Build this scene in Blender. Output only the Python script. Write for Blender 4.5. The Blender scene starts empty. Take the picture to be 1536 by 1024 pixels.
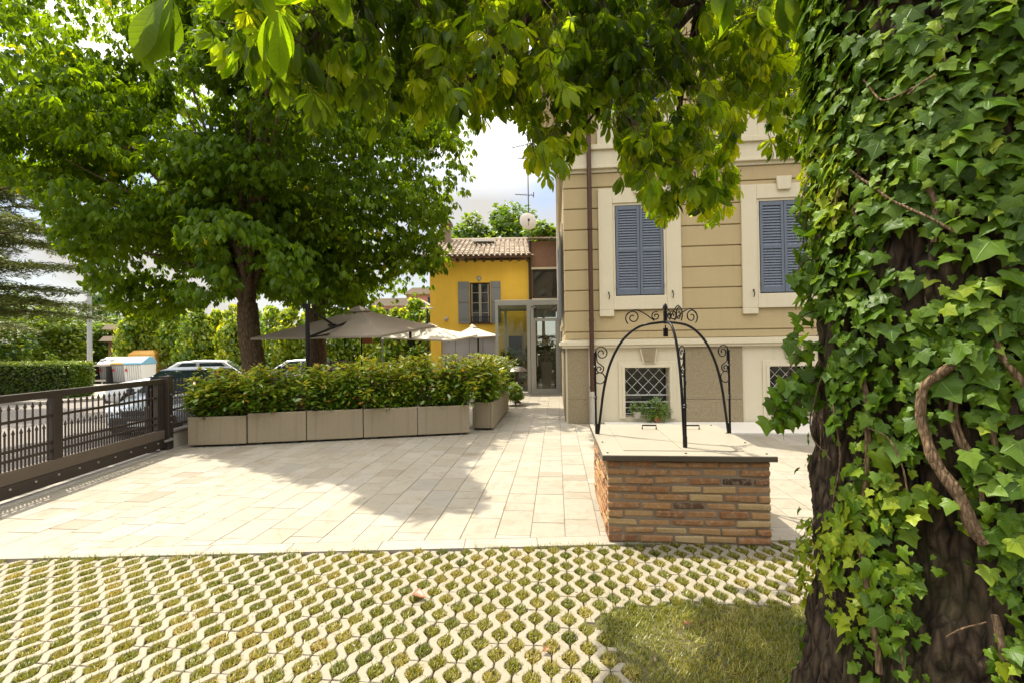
import bpy, math, random
import numpy as np
from mathutils import Vector, Matrix

random.seed(7)
rng = np.random.default_rng(11)
SC = bpy.context.scene
COL = SC.collection

# ------------------------------------------------------------------ camera
F, H, TH, PI_ = 691.0, 1.6, 0.0147, math.atan(6 / 691.0)
CAMP = np.array([0.0, 0.0, H])
_r0 = np.array([1.0, 0, 0]); _u0 = np.array([0, -math.sin(PI_), math.cos(PI_)])
FW_ = np.array([0, math.cos(PI_), math.sin(PI_)])
RT = math.cos(TH) * _r0 - math.sin(TH) * _u0
UP = math.sin(TH) * _r0 + math.cos(TH) * _u0


def ray(px, py):
    return FW_ + RT * ((px - 768) / F) + UP * ((512 - py) / F)


def at(px, py, Y):
    d = ray(px, py)
    return CAMP + d * (Y / d[1])


def G(px, py, z=0.0):
    d = ray(px, py)
    return CAMP + d * ((z - H) / d[2])


def proj(p):
    q = np.asarray(p, float) - CAMP
    a, b, c = q @ RT, q @ UP, q @ FW_
    c = np.where(np.abs(c) < 1e-6, 1e-6, c)
    return 768 + F * a / c, 512 - F * b / c, c


cam_d = bpy.data.cameras.new("camera")
cam_d.sensor_width = 36; cam_d.lens = F * 36 / 1536.0
cam_d.clip_start = 0.05; cam_d.clip_end = 2000
cam = bpy.data.objects.new("camera", cam_d); COL.objects.link(cam)
M = Matrix.Identity(4)
for i in range(3):
    M[i][0], M[i][1], M[i][2], M[i][3] = RT[i], UP[i], -FW_[i], CAMP[i]
cam.matrix_world = M
SC.camera = cam

# ------------------------------------------------------------------ helpers
SUN = np.array([-0.38, 0.34, 1.0]); SUN /= np.linalg.norm(SUN)


def tag(o, label=None, cat=None, group=None, kind=None):
    if label: o["label"] = label
    if cat: o["category"] = cat
    if group: o["group"] = group
    if kind: o["kind"] = kind
    return o


def empty(name, loc=(0, 0, 0), rz=0.0, label=None, cat=None, group=None):
    o = bpy.data.objects.new(name, None); COL.objects.link(o)
    o.empty_display_size = 0.2
    o.location = loc; o.rotation_euler = (0, 0, rz)
    return tag(o, label, cat, group)


def copy_tree(o, parent=None):
    c = o.copy(); COL.objects.link(c); c.parent = parent
    for ch in list(o.children): copy_tree(ch, c)
    return c


class MB:
    def __init__(s): s.v = []; s.f = []; s.t = []

    def add(s, vs, fs, t=0.5):
        b = len(s.v); s.v += [tuple(map(float, p)) for p in vs]
        s.f += [tuple(b + i for i in f) for f in fs]; s.t += [t] * len(vs); return s

    def box(s, x0, x1, y0, y1, z0, z1, t=0.5):
        return s.add([(x0, y0, z0), (x1, y0, z0), (x1, y1, z0), (x0, y1, z0), (x0, y0, z1), (x1, y0, z1), (x1, y1, z1), (x0, y1, z1)],
                     [(3, 2, 1, 0), (4, 5, 6, 7), (0, 1, 5, 4), (1, 2, 6, 5), (2, 3, 7, 6), (3, 0, 4, 7)], t)

    def bar(s, a, b, w, h=None, up=(0, 0, 1), t=0.5):
        a = np.array(a, float); b = np.array(b, float); h = h or w
        d = b - a; d /= np.linalg.norm(d); u = np.array(up, float)
        if abs(d @ u) > 0.98: u = np.array([0, 1.0, 0])
        x = np.cross(d, u); x /= np.linalg.norm(x); y = np.cross(x, d)
        vs = [p + x * sx * w / 2 + y * sy * h / 2 for p in (a, b) for sx, sy in ((-1, -1), (1, -1), (1, 1), (-1, 1))]
        return s.add(vs, [(3, 2, 1, 0), (4, 5, 6, 7), (0, 1, 5, 4), (1, 2, 6, 5), (2, 3, 7, 6), (3, 0, 4, 7)], t)

    def tube(s, pts, r, n=8, t=0.5, cap=True):
        P = np.array(pts, float); m = len(P)
        R = np.full(m, r, float) if np.isscalar(r) else np.array(r, float)
        T = np.gradient(P, axis=0); T /= np.linalg.norm(T, axis=1)[:, None] + 1e-12
        u = np.array([0, 0, 1.0]) if abs(T[0][2]) < 0.9 else np.array([1.0, 0, 0])
        x = np.cross(T[0], u); x /= np.linalg.norm(x)
        vs = []; ang = np.arange(n) * 2 * math.pi / n
        for i in range(m):
            x = x - T[i] * (x @ T[i]); x /= np.linalg.norm(x) + 1e-12; y = np.cross(T[i], x)
            for a in ang: vs.append(P[i] + R[i] * (math.cos(a) * x + math.sin(a) * y))
        fs = [(i * n + j, i * n + (j + 1) % n, (i + 1) * n + (j + 1) % n, (i + 1) * n + j) for i in range(m - 1) for j in range(n)]
        if cap: fs += [tuple(range(n))[::-1], tuple((m - 1) * n + j for j in range(n))]
        return s.add(vs, fs, t)

    def lathe(s, prof, c=(0, 0, 0), n=20, t=0.5):
        vs = [(c[0] + r * math.cos(2 * math.pi * j / n), c[1] + r * math.sin(2 * math.pi * j / n), c[2] + z) for r, z in prof for j in range(n)]
        m = len(prof)
        fs = [(i * n + j, i * n + (j + 1) % n, (i + 1) * n + (j + 1) % n, (i + 1) * n + j) for i in range(m - 1) for j in range(n)]
        fs += [tuple(range(n))[::-1], tuple((m - 1) * n + j for j in range(n))]
        return s.add(vs, fs, t)

    def prism(s, poly, axis, a0, a1, t=0.5):
        """poly: 2-D outline, extruded along axis x / y / z."""
        def mk(p, a):
            return {'x': (a, p[0], p[1]), 'y': (p[0], a, p[1]), 'z': (p[0], p[1], a)}[axis]
        n = len(poly)
        vs = [mk(p, a0) for p in poly] + [mk(p, a1) for p in poly]
        fs = [tuple(range(n)), tuple(range(2 * n - 1, n - 1, -1))] + [(i, n + i, n + (i + 1) % n, (i + 1) % n) for i in range(n)]
        return s.add(vs, fs, t)

    def xf(s, mtx):
        s.v = [tuple(mtx @ Vector(p)) for p in s.v]; return s

    def build(s, name, mat, parent=None, bevel=0, smooth=False, seg=2):
        me = bpy.data.meshes.new(name); me.from_pydata(s.v, [], s.f)
        a = me.attributes.new('tint', 'FLOAT', 'POINT'); a.data.foreach_set('value', np.array(s.t, np.float32))
        import bmesh
        bm = bmesh.new(); bm.from_mesh(me); bmesh.ops.recalc_face_normals(bm, faces=bm.faces); bm.to_mesh(me); bm.free()
        me.materials.append(mat)
        if smooth: me.polygons.foreach_set('use_smooth', [True] * len(me.polygons))
        o = bpy.data.objects.new(name, me); COL.objects.link(o); o.parent = parent
        if bevel:
            b = o.modifiers.new('bevel', 'BEVEL'); b.width = bevel; b.segments = seg; b.limit_method = 'ANGLE'; b.angle_limit = 0.7
        if smooth and not bevel:
            try: me.set_sharp_from_angle(angle=0.8)
            except Exception: pass
        return o


def scatter(name, proto, pos, rot, scale, tint, mat, parent=None, smooth=True):
    """many copies of one small leaf merged into ONE mesh (a crown, a lawn)."""
    V, Fc, UV = proto['v'], proto['f'], proto['uv']
    N, n, (m, k) = len(pos), len(V), Fc.shape
    sc = np.asarray(scale)
    if sc.ndim == 1: sc = np.repeat(sc[:, None], 3, 1)
    co = np.einsum('nij,nvj->nvi', rot, V[None] * sc[:, None, :]) + pos[:, None, :]
    me = bpy.data.meshes.new(name)
    me.vertices.add(N * n); me.vertices.foreach_set('co', co.astype(np.float32).ravel())
    idx = (Fc[None] + (np.arange(N) * n)[:, None, None]).ravel().astype(np.int32)
    me.loops.add(len(idx)); me.loops.foreach_set('vertex_index', idx)
    me.polygons.add(N * m); me.polygons.foreach_set('loop_start', (np.arange(N * m) * k).astype(np.int32))
    if smooth: me.polygons.foreach_set('use_smooth', np.ones(N * m, bool))
    me.update(calc_edges=True)
    uv = me.uv_layers.new(name='uv'); uv.data.foreach_set('uv', np.tile(UV[Fc.ravel()], (N, 1)).astype(np.float32).ravel())
    a = me.attributes.new('tint', 'FLOAT', 'POINT'); a.data.foreach_set('value', np.repeat(tint, n).astype(np.float32))
    me.materials.append(mat)
    o = bpy.data.objects.new(name, me); COL.objects.link(o); o.parent = parent
    return o


def frame_rot(n, tip):
    """rotations whose local z is n and whose local y follows tip."""
    n = n / (np.linalg.norm(n, axis=1)[:, None] + 1e-9)
    y = tip - n * np.sum(tip * n, 1)[:, None]; y /= np.linalg.norm(y, axis=1)[:, None] + 1e-9
    x = np.cross(y, n)
    return np.stack([x, y, n], axis=2)


def vnoise(p, freq, seed=0):
    """value noise, -1..1, for (N,3) points."""
    q = np.asarray(p, float) * freq; i = np.floor(q).astype(np.int64); f = q - i; f = f * f * (3 - 2 * f)

    def h(a, b, c):
        x = (a * 374761393 + b * 668265263 + c * 2147483647 + seed * 1274126177) & 0xFFFFFFFF
        x = ((x ^ (x >> 13)) * 1274126177) & 0xFFFFFFFF
        return ((x ^ (x >> 16)) & 0xFFFF) / 32767.5 - 1
    o = 0
    for dx in (0, 1):
        for dy in (0, 1):
            for dz in (0, 1):
                w = (f[:, 0] if dx else 1 - f[:, 0]) * (f[:, 1] if dy else 1 - f[:, 1]) * (f[:, 2] if dz else 1 - f[:, 2])
                o = o + w * h(i[:, 0] + dx, i[:, 1] + dy, i[:, 2] + dz)
    return o


def spline(pts, n=24):
    P = np.array(pts, float); P = np.vstack([2 * P[0] - P[1], P, 2 * P[-1] - P[-2]]); out = []
    m = len(P) - 3
    for k in range(m):
        for t in np.linspace(0, 1, max(2, n // m), endpoint=(k == m - 1)):
            a, b, c, d = P[k:k + 4]
            out.append(0.5 * (2 * b + (c - a) * t + (2 * a - 5 * b + 4 * c - d) * t * t + (3 * b - a - 3 * c + d) * t ** 3))
    return np.array(out)


def inpoly(x, y, poly):
    x = np.asarray(x, float); y = np.asarray(y, float); r = np.zeros(x.shape, bool); n = len(poly)
    for i in range(n):
        (x1, y1), (x2, y2) = poly[i], poly[(i + 1) % n]
        if y1 == y2: continue
        r ^= ((y1 > y) != (y2 > y)) & (x < (x2 - x1) * (y - y1) / (y2 - y1) + x1)
    return r


# ------------------------------------------------------------------ materials
class NT:
    def __init__(s, name):
        s.m = bpy.data.materials.new(name); s.m.use_nodes = True; s.t = s.m.node_tree; s.t.nodes.clear()
        s.out = s.t.nodes.new('ShaderNodeOutputMaterial')

    def n(s, typ, **kw):
        nd = s.t.nodes.new('ShaderNode' + typ)
        ins = kw.pop('i', {})
        for k, v in kw.items(): setattr(nd, k, v)
        for k, v in ins.items():
            if hasattr(v, 'is_linked') or isinstance(v, bpy.types.NodeSocket): s.t.links.new(v, nd.inputs[k])
            else: nd.inputs[k].default_value = v
        return nd

    def math(s, op, a, b=None, c=None, clamp=False):
        ins = {0: a}
        if b is not None: ins[1] = b
        if c is not None: ins[2] = c
        return s.n('Math', operation=op, use_clamp=clamp, i=ins).outputs[0]

    def mix(s, f, a, b, mode='MIX'):
        nd = s.t.nodes.new('ShaderNodeMix'); nd.data_type = 'RGBA'; nd.blend_type = mode
        for k, v in ((0, f), (6, a), (7, b)):
            if isinstance(v, bpy.types.NodeSocket): s.t.links.new(v, nd.inputs[k])
            else: nd.inputs[k].default_value = v if k == 0 else ((*v, 1) if len(v) == 3 else v)
        return nd.outputs[2]

    def ramp(s, f, stops):
        nd = s.n('ValToRGB', i={0: f}); cr = nd.color_ramp
        while len(cr.elements) < len(stops): cr.elements.new(0.5)
        for e, (p, c) in zip(cr.elements, stops): e.position = p; e.color = (*c, 1)
        return nd.outputs[0]

    def coord(s, which='Object'): return s.n('TexCoord').outputs[which]

    def mapping(s, v, scale=(1, 1, 1), rot=(0, 0, 0), loc=(0, 0, 0)):
        return s.n('Mapping', i={'Vector': v, 'Scale': scale, 'Rotation': rot, 'Location': loc}).outputs[0]

    def noise(s, v, scale, detail=4, rough=0.55, dist=0.0):
        return s.n('TexNoise', i={'Vector': v, 'Scale': scale, 'Detail': detail, 'Roughness': rough, 'Distortion': dist}).outputs[0]

    def attr(s, name='tint'): return s.n('Attribute', attribute_name=name).outputs['Fac']

    def bump(s, h, dist, st=1.0): return s.n('Bump', i={'Height': h, 'Distance': dist, 'Strength': st}).outputs[0]

    def surf(s, col, rough=0.6, metal=0.0, normal=None, spec=0.5, **kw):
        ins = {'Base Color': col if isinstance(col, bpy.types.NodeSocket) else (*col, 1), 'Roughness': rough, 'Metallic': metal, 'Specular IOR Level': spec}
        if normal is not None: ins['Normal'] = normal
        ins.update(kw)
        p = s.n('BsdfPrincipled', i=ins)
        s.t.links.new(p.outputs[0], s.out.inputs[0]); return s.m


def simple(name, col, rough=0.6, metal=0.0, var=0.12, scale=6.0, bump=0.0, bscale=60.0, spec=0.5, tint=0.0, stain=0.0, streak=0.0):
    t = NT(name); c = t.coord()
    n1 = t.noise(c, scale, 5, 0.6)
    lo = tuple(x * (1 - var) for x in col); hi = tuple(min(1, x * (1 + var)) for x in col)
    cc = t.mix(n1, lo, hi)
    if stain:
        n3 = t.noise(c, scale * 0.27, 6, 0.65, 0.6)
        f = t.math('MULTIPLY', t.math('SUBTRACT', n3, 0.48, clamp=True), stain * 5, clamp=True)
        cc = t.mix(f, cc, tuple(x * 0.55 for x in col))
    if streak:
        n4 = t.noise(t.mapping(c, (7, 7, 0.35)), 1.6, 6, 0.65, 0.3); n5 = t.noise(c, 1.1, 3, 0.5)
        f = t.math('MULTIPLY', t.math('SUBTRACT', n4, 0.5, clamp=True), t.math('MULTIPLY', n5, streak * 8), clamp=True)
        cc = t.mix(f, cc, tuple(x * k for x, k in zip(col, (0.66, 0.62, 0.56))))
    if tint:
        f = t.math('MULTIPLY_ADD', t.attr(), tint * 2, 1 - tint)
        cc = t.mix(1.0, cc, t.n('CombineColor', i={0: f, 1: f, 2: f}).outputs[0], 'MULTIPLY')
    nrm = t.bump(t.noise(c, bscale, 4, 0.6), bump) if bump else None
    return t.surf(cc, rough, metal, nrm, spec)


def leafmat(name, stops, trans, tf=0.42, gloss=0.07, veins=None, vcol=(0.3, 0.4, 0.08), rough=0.38):
    """stops: colour ramp over the per-leaf tint; trans: light passing through the leaf."""
    t = NT(name); a = t.attr(); col = t.ramp(a, stops)
    tr = t.ramp(a, [(p, tuple(min(1, c * k) for c, k in zip(cc, trans))) for p, cc in stops])
    nrm = None
    if veins:
        uv = t.n('UVMap', uv_map='uv').outputs[0]; sx = t.n('SeparateXYZ', i={0: uv})
        u = t.math('ABSOLUTE', sx.outputs[0]); v = sx.outputs[1]

        def line(dx, dy, w):
            vv = t.math('SUBTRACT', v, 0.03)
            per = t.math('ABSOLUTE', t.math('SUBTRACT', t.math('MULTIPLY', u, dy), t.math('MULTIPLY', vv, dx)))
            al = t.math('ADD', t.math('MULTIPLY', u, dx), t.math('MULTIPLY', vv, dy))
            s_ = t.math('SUBTRACT', 1.0, t.math('DIVIDE', per, t.math('MULTIPLY_ADD', al, -w * 0.75, w)), clamp=True)
            return t.math('MULTIPLY', s_, t.math('GREATER_THAN', al, 0.0))
        if veins == 'ivy':
            mk = t.math('MAXIMUM', line(0, 1, 0.030), t.math('MAXIMUM', line(0.78, 0.62, 0.024), line(0.995, -0.08, 0.02)))
            fine = t.math('PINGPONG', t.math('MULTIPLY_ADD', v, 9.0, t.math('MULTIPLY', u, -7.0)), 0.5)
            fine = t.math('MULTIPLY', t.math('SUBTRACT', 1.0, t.math('DIVIDE', fine, 0.10), clamp=True), 0.28)
            mk = t.math('MAXIMUM', mk, fine)
        else:
            mk = line(0, 1, 0.022)
            fine = t.math('PINGPONG', t.math('MULTIPLY_ADD', v, 13.0, t.math('MULTIPLY', u, -9.0)), 0.5)
            fine = t.math('MULTIPLY', t.math('SUBTRACT', 1.0, t.math('DIVIDE', fine, 0.22), clamp=True), 0.4)
            mk = t.math('MAXIMUM', mk, fine)
        col = t.mix(t.math('MULTIPLY', mk, 0.8), col, vcol)
        tr = t.mix(t.math('MULTIPLY', mk, 0.5), tr, vcol)
        nrm = t.bump(mk, 0.002, 0.5)
    ex = {'Normal': nrm} if nrm is not None else {}
    d = t.n('BsdfDiffuse', i={'Color': col, **ex}).outputs[0]
    tl = t.n('BsdfTranslucent', i={'Color': tr, **ex}).outputs[0]
    m = t.n('MixShader', i={0: tf, 1: d, 2: tl}).outputs[0]
    g = t.n('BsdfGlossy', i={'Color': (0.9, 0.95, 0.9, 1), 'Roughness': rough, **ex}).outputs[0]
    m = t.n('MixShader', i={0: gloss, 1: m, 2: g}).outputs[0]
    t.t.links.new(m, t.out.inputs[0]); return t.m


def barkmat(name, dark, light, scale=1.0, moss=0.0):
    t = NT(name); c = t.mapping(t.coord(), (9 * scale, 9 * scale, 2.0 * scale))
    n1 = t.noise(c, 1.6, 8, 0.7, 0.8); w = t.n('TexVoronoi', feature='DISTANCE_TO_EDGE', i={'Vector': t.mapping(t.coord(), (14 * scale, 14 * scale, 4 * scale)), 'Scale': 1.6}).outputs[0]
    f = t.math('MULTIPLY', t.math('ADD', n1, t.math('MULTIPLY', w, 1.2, clamp=True)), 0.62)
    col = t.ramp(f, [(0.25, dark), (0.75, light)])
    if moss:
        n2 = t.noise(t.coord(), 4, 5, 0.6)
        col = t.mix(t.math('MULTIPLY', t.math('SUBTRACT', n2, 0.5, clamp=True), moss * 4, clamp=True), col, (0.10, 0.11, 0.03))
    return t.surf(col, 0.9, 0, t.bump(f, 0.03, 0.9), 0.2)


def glassmat(name, tint=(0.8, 0.85, 0.82), refl=0.25, alpha=0.72):
    t = NT(name)
    tr = t.n('BsdfTransparent', i={0: (*tint, 1)}).outputs[0]
    g = t.n('BsdfGlossy', i={'Roughness': 0.02}).outputs[0]
    f = t.n('Fresnel', i={0: 1.5}).outputs[0]
    m = t.n('MixShader', i={0: t.math('MULTIPLY_ADD', f, 0.8, refl * 0.05, clamp=True), 1: tr, 2: g}).outputs[0]
    t.t.links.new(m, t.out.inputs[0]); return t.m


mt = {}
mt['cream'] = simple('cream_plaster', (0.580, 0.515, 0.375), 0.8, var=0.05, scale=3, bump=0.002, bscale=90, stain=0.06, streak=0.20)
mt['beige'] = simple('beige_plaster', (0.410, 0.318, 0.172), 0.85, var=0.06, scale=2.5, bump=0.002, bscale=120, stain=0.05, streak=0.20)
mt['stone'] = simple('rough_stone', (0.270, 0.215, 0.130), 0.9, var=0.55, scale=48, bump=0.014, bscale=50, stain=0.10)
mt['shutter'] = simple('grey_blue_paint', (0.105, 0.125, 0.165), 0.55, var=0.05, scale=9)
mt['shutter_grey'] = simple('grey_paint', (0.200, 0.208, 0.224), 0.6, var=0.05, scale=9)
mt['copper'] = simple('brown_metal', (0.075, 0.034, 0.018), 0.42, 0.3, var=0.2, scale=8)
mt['iron'] = simple('black_iron', (0.012, 0.011, 0.012), 0.42, 0.6, var=0.2, scale=30, bump=0.0008, bscale=160)
mt['gate'] = simple('dark_brown_steel', (0.045, 0.034, 0.027), 0.45, 0.25, var=0.15, scale=8)
mt['gatelow'] = simple('brown_steel_plate', (0.13, 0.10, 0.075), 0.6, 0.15, var=0.15, scale=5, stain=0.1)
mt['white'] = simple('white_paint', (0.624, 0.616, 0.592), 0.5, var=0.04)
mt['concrete'] = simple('planter_concrete', (0.275, 0.222, 0.145), 0.9, var=0.15, scale=30, bump=0.003, bscale=85, stain=0.10, tint=0.08, streak=0.50)
mt['yellow'] = simple('yellow_ochre_plaster', (0.820, 0.520, 0.065), 0.9, var=0.16, scale=1.3, bump=0.004, bscale=30, stain=0.10, streak=0.20)
mt['alu'] = simple('satin_aluminium', (0.440, 0.424, 0.392), 0.42, 0.6, var=0.05)
mt['dark'] = simple('dark_interior', (0.016, 0.014, 0.012), 0.7, var=0.3, scale=3)
mt['glass'] = glassmat('clear_glass')
mt['darkglass'] = NT('dark_window_glass').surf((0.02, 0.022, 0.022), 0.06, 0, None, 0.6)
mt['soil'] = simple('dark_soil', (0.045, 0.03, 0.018), 1.0, var=0.4, scale=20, bump=0.01, bscale=40)
mt['slabtop'] = simple('well_steel_top', (0.370, 0.335, 0.270), 0.32, 0.15, var=0.08, scale=5, stain=0.08, bump=0.0006, bscale=14)
mt['slabedge'] = simple('well_steel_edge', (0.120, 0.098, 0.075), 0.38, 0.5, var=0.2, scale=6)
mt['rubber'] = simple('black_rubber', (0.012, 0.012, 0.012), 0.8)
mt['blackplastic'] = simple('black_plastic', (0.02, 0.02, 0.022), 0.5)
mt['terracotta'] = simple('terracotta', (0.40, 0.15, 0.07), 0.85, var=0.2, scale=10)
mt['greywash'] = simple('grey_roughcast', (0.42, 0.38, 0.32), 0.9, var=0.1)


def slabmat():
    t = NT('travertine_slabs'); c = t.coord(); a = t.attr()
    base = t.ramp(a, [(0.0, (0.225, 0.192, 0.145)), (0.25, (0.268, 0.237, 0.185)), (0.55, (0.288, 0.259, 0.207)), (0.8, (0.303, 0.276, 0.228)), (1.0, (0.25, 0.228, 0.192))])
    n1 = t.noise(t.mapping(c, (1, 1, 1)), 5, 8, 0.68, 1.0); n2 = t.noise(c, 45, 4, 0.7); n3 = t.noise(c, 0.9, 5, 0.6)
    col = t.mix(t.math('MULTIPLY', t.math('SUBTRACT', n1, 0.5, clamp=True), 3.4, clamp=True), base, (0.195, 0.155, 0.10))
    col = t.mix(t.math('MULTIPLY', t.math('SUBTRACT', n2, 0.56, clamp=True), 3, clamp=True), col, (0.165, 0.135, 0.095))
    col = t.mix(t.math('MULTIPLY', t.math('SUBTRACT', n3, 0.5, clamp=True), 1.6, clamp=True), col, (0.19, 0.163, 0.122))
    return t.surf(col, 0.62, 0, t.bump(t.math('ADD', n1, t.math('MULTIPLY', n2, 0.4)), 0.004, 0.7), 0.35)


mt['slab'] = slabmat()


def pavermat():
    t = NT('grid_paver_concrete'); c = t.coord(); a = t.attr()
    n1 = t.noise(c, 6, 6, 0.65); n2 = t.noise(c, 160, 3, 0.7)
    col = t.mix(n1, (0.215, 0.190, 0.142), (0.285, 0.256, 0.198))
    col = t.mix(t.math('MULTIPLY', a, 0.6), col, (0.25, 0.215, 0.155))
    col = t.mix(t.math('MULTIPLY', t.math('SUBTRACT', n2, 0.52, clamp=True), 2.5, clamp=True), col, (0.20, 0.17, 0.12))
    return t.surf(col, 0.85, 0, t.bump(n2, 0.002, 0.8), 0.25)


mt['paver'] = pavermat()


def brickmat():
    t = NT('old_brick'); c = t.coord(); a = t.attr()
    base = t.ramp(a, [(0.0, (0.06, 0.035, 0.025)), (0.12, (0.21, 0.095, 0.045)), (0.4, (0.30, 0.145, 0.062)), (0.65, (0.36, 0.20, 0.085)), (0.85, (0.40, 0.265, 0.12)), (1.0, (0.42, 0.31, 0.16))])
    n1 = t.noise(c, 22, 6, 0.7, 0.5); n2 = t.noise(c, 90, 4, 0.7)
    col = t.mix(t.math('MULTIPLY', t.math('SUBTRACT', n1, 0.47, clamp=True), 3.2, clamp=True), base, (0.40, 0.30, 0.19))
    col = t.mix(t.math('MULTIPLY', t.math('SUBTRACT', n2, 0.52, clamp=True), 3, clamp=True), col, (0.12, 0.07, 0.045))
    return t.surf(col, 0.92, 0, t.bump(t.math('ADD', n1, n2), 0.006, 0.8), 0.2)


mt['brick'] = brickmat()
mt['mortar'] = simple('lime_mortar', (0.21, 0.16, 0.11), 0.95, var=0.25, scale=25, bump=0.004, bscale=70)


def rooftile():
    t = NT('clay_roof_tiles'); c = t.coord(); a = t.attr(); n1 = t.noise(c, 3.0, 6, 0.7)
    col = t.ramp(a, [(0, (0.22, 0.165, 0.12)), (0.5, (0.34, 0.275, 0.21)), (1, (0.42, 0.37, 0.30))])
    col = t.mix(t.math('MULTIPLY', t.math('SUBTRACT', n1, 0.5, clamp=True), 2.5, clamp=True), col, (0.20, 0.16, 0.12))
    return t.surf(col, 0.9, 0, t.bump(n1, 0.01, 0.5), 0.2)


mt['rooftile'] = rooftile()
mt['road'] = simple('worn_asphalt', (0.168, 0.148, 0.128), 0.9, var=0.12, scale=3, bump=0.004, bscale=120, stain=0.08)
mt['pave'] = simple('pavement_concrete', (0.320, 0.288, 0.240), 0.9, var=0.1, scale=4, bump=0.003, bscale=80, stain=0.08)
mt['ground'] = simple('dry_earth', (0.12, 0.11, 0.06), 1.0, var=0.3, scale=1.0)
mt['chestbark'] = barkmat('chestnut_bark', (0.065, 0.043, 0.026), (0.26, 0.18, 0.11), 1.0)
mt['ivybark'] = barkmat('deep_furrowed_bark', (0.006, 0.0045, 0.0035), (0.145, 0.10, 0.064), 1.7, moss=0.3)
mt['vine'] = barkmat('ivy_stem_bark', (0.10, 0.062, 0.034), (0.40, 0.27, 0.155), 4.0)
mt['twig'] = simple('twig_bark', (0.075, 0.045, 0.025), 0.9, var=0.3, scale=14)
G3 = [(0.0, (0.034, 0.070, 0.004)), (0.45, (0.072, 0.135, 0.005)), (0.8, (0.125, 0.195, 0.007)), (1.0, (0.42, 0.34, 0.02))]
mt['chestleaf'] = leafmat('chestnut_leaf', G3, (3.6, 2.9, 0.7), 0.55, 0.01)
mt['overleaf'] = leafmat('overhanging_chestnut_leaf', [(0.0, (0.020, 0.045, 0.004)), (0.5, (0.080, 0.145, 0.006)), (1.0, (0.18, 0.235, 0.010))], (5.2, 4.1, 0.7), 0.6, 0.012, 'leaf', (0.14, 0.20, 0.03))
mt['ivyleaf'] = leafmat('ivy_leaf', [(0.0, (0.020, 0.046, 0.002)), (0.5, (0.054, 0.115, 0.003)), (0.85, (0.125, 0.205, 0.006)), (1.0, (0.26, 0.32, 0.015))], (2.6, 2.2, 0.8), 0.32, 0.016, 'ivy', (0.16, 0.25, 0.05), 0.4)
mt['photleaf'] = leafmat('photinia_leaf', [(0.0, (0.04, 0.09, 0.007)), (0.4, (0.09, 0.165, 0.012)), (0.75, (0.185, 0.265, 0.018)), (0.9, (0.36, 0.32, 0.03)), (1.0, (0.42, 0.16, 0.035))], (2.2, 2.0, 1.0), 0.42, 0.08, None, rough=0.3)
mt['hedgeleaf'] = leafmat('clipped_hedge_leaf', [(0.0, (0.04, 0.09, 0.007)), (0.6, (0.13, 0.21, 0.014)), (1.0, (0.30, 0.34, 0.025))], (2, 1.8, 1), 0.4, 0.05)
mt['cypleaf'] = leafmat('cypress_foliage', [(0.0, (0.03, 0.07, 0.008)), (0.5, (0.085, 0.16, 0.012)), (1.0, (0.34, 0.37, 0.020))], (2.4, 2.1, 1), 0.5, 0.03)
mt['treeleaf'] = leafmat('broadleaf_foliage', [(0.0, (0.03, 0.07, 0.008)), (0.5, (0.08, 0.15, 0.012)), (1.0, (0.22, 0.28, 0.022))], (2.4, 2.0, 1), 0.42, 0.05)
mt['cedleaf'] = leafmat('cedar_needles', [(0.0, (0.035, 0.05, 0.014)), (0.6, (0.095, 0.12, 0.022)), (1.0, (0.20, 0.21, 0.04))], (1.6, 1.5, 1), 0.25, 0.03)
mt['grass'] = leafmat('grass_blades', [(0.0, (0.065, 0.082, 0.005)), (0.4, (0.160, 0.172, 0.009)), (0.7, (0.27, 0.235, 0.026)), (1.0, (0.40, 0.30, 0.09))], (1.6, 1.5, 1), 0.3, 0.04)
mt['palm'] = leafmat('yucca_leaf', [(0.0, (0.03, 0.07, 0.012)), (1.0, (0.14, 0.20, 0.03))], (1.8, 1.7, 1), 0.25, 0.08)

# ------------------------------------------------------------------ world + sun
w = bpy.data.worlds.new("World"); SC.world = w; w.use_nodes = True
nt = w.node_tree; nt.nodes.clear()
o_ = nt.nodes.new('ShaderNodeOutputWorld')
sky = nt.nodes.new('ShaderNodeTexSky'); sky.sky_type = 'NISHITA'; sky.sun_disc = False
sky.sun_elevation = math.asin(SUN[2]); sky.sun_rotation = math.atan2(SUN[0], SUN[1]); sky.dust_density = 2.0; sky.air_density = 1.0
b1 = nt.nodes.new('ShaderNodeBackground'); b1.inputs[1].default_value = 0.06; nt.links.new(sky.outputs[0], b1.inputs[0])
b2 = nt.nodes.new('ShaderNodeBackground'); b2.inputs[0].default_value = (1.0, 0.955, 0.875, 1); b2.inputs[1].default_value = 0.95
tc = nt.nodes.new('ShaderNodeTexCoord'); mp = nt.nodes.new('ShaderNodeMapping'); mp.inputs['Scale'].default_value = (1.0, 1.0, 2.2); mp.inputs['Location'].default_value = (0.35, 0.1, 0.2)
nz = nt.nodes.new('ShaderNodeTexNoise'); nz.inputs['Scale'].default_value = 2.1; nz.inputs['Detail'].default_value = 7; nz.inputs['Roughness'].default_value = 0.55
rp = nt.nodes.new('ShaderNodeValToRGB'); rp.color_ramp.elements[0].position = 0.40; rp.color_ramp.elements[1].position = 0.62
rp.color_ramp.elements[0].color = (0.12, 0.12, 0.12, 1)
sxz = nt.nodes.new('ShaderNodeSeparateXYZ'); nt.links.new(tc.outputs['Generated'], sxz.inputs[0])
mr = nt.nodes.new('ShaderNodeMapRange'); mr.inputs['From Min'].default_value = 0.3; mr.inputs['From Max'].default_value = 0.9; mr.inputs['To Min'].default_value = 0.225; mr.inputs['To Max'].default_value = 2.2
nt.links.new(sxz.outputs[2], mr.inputs['Value']); nt.links.new(mr.outputs[0], b2.inputs[1])
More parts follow.
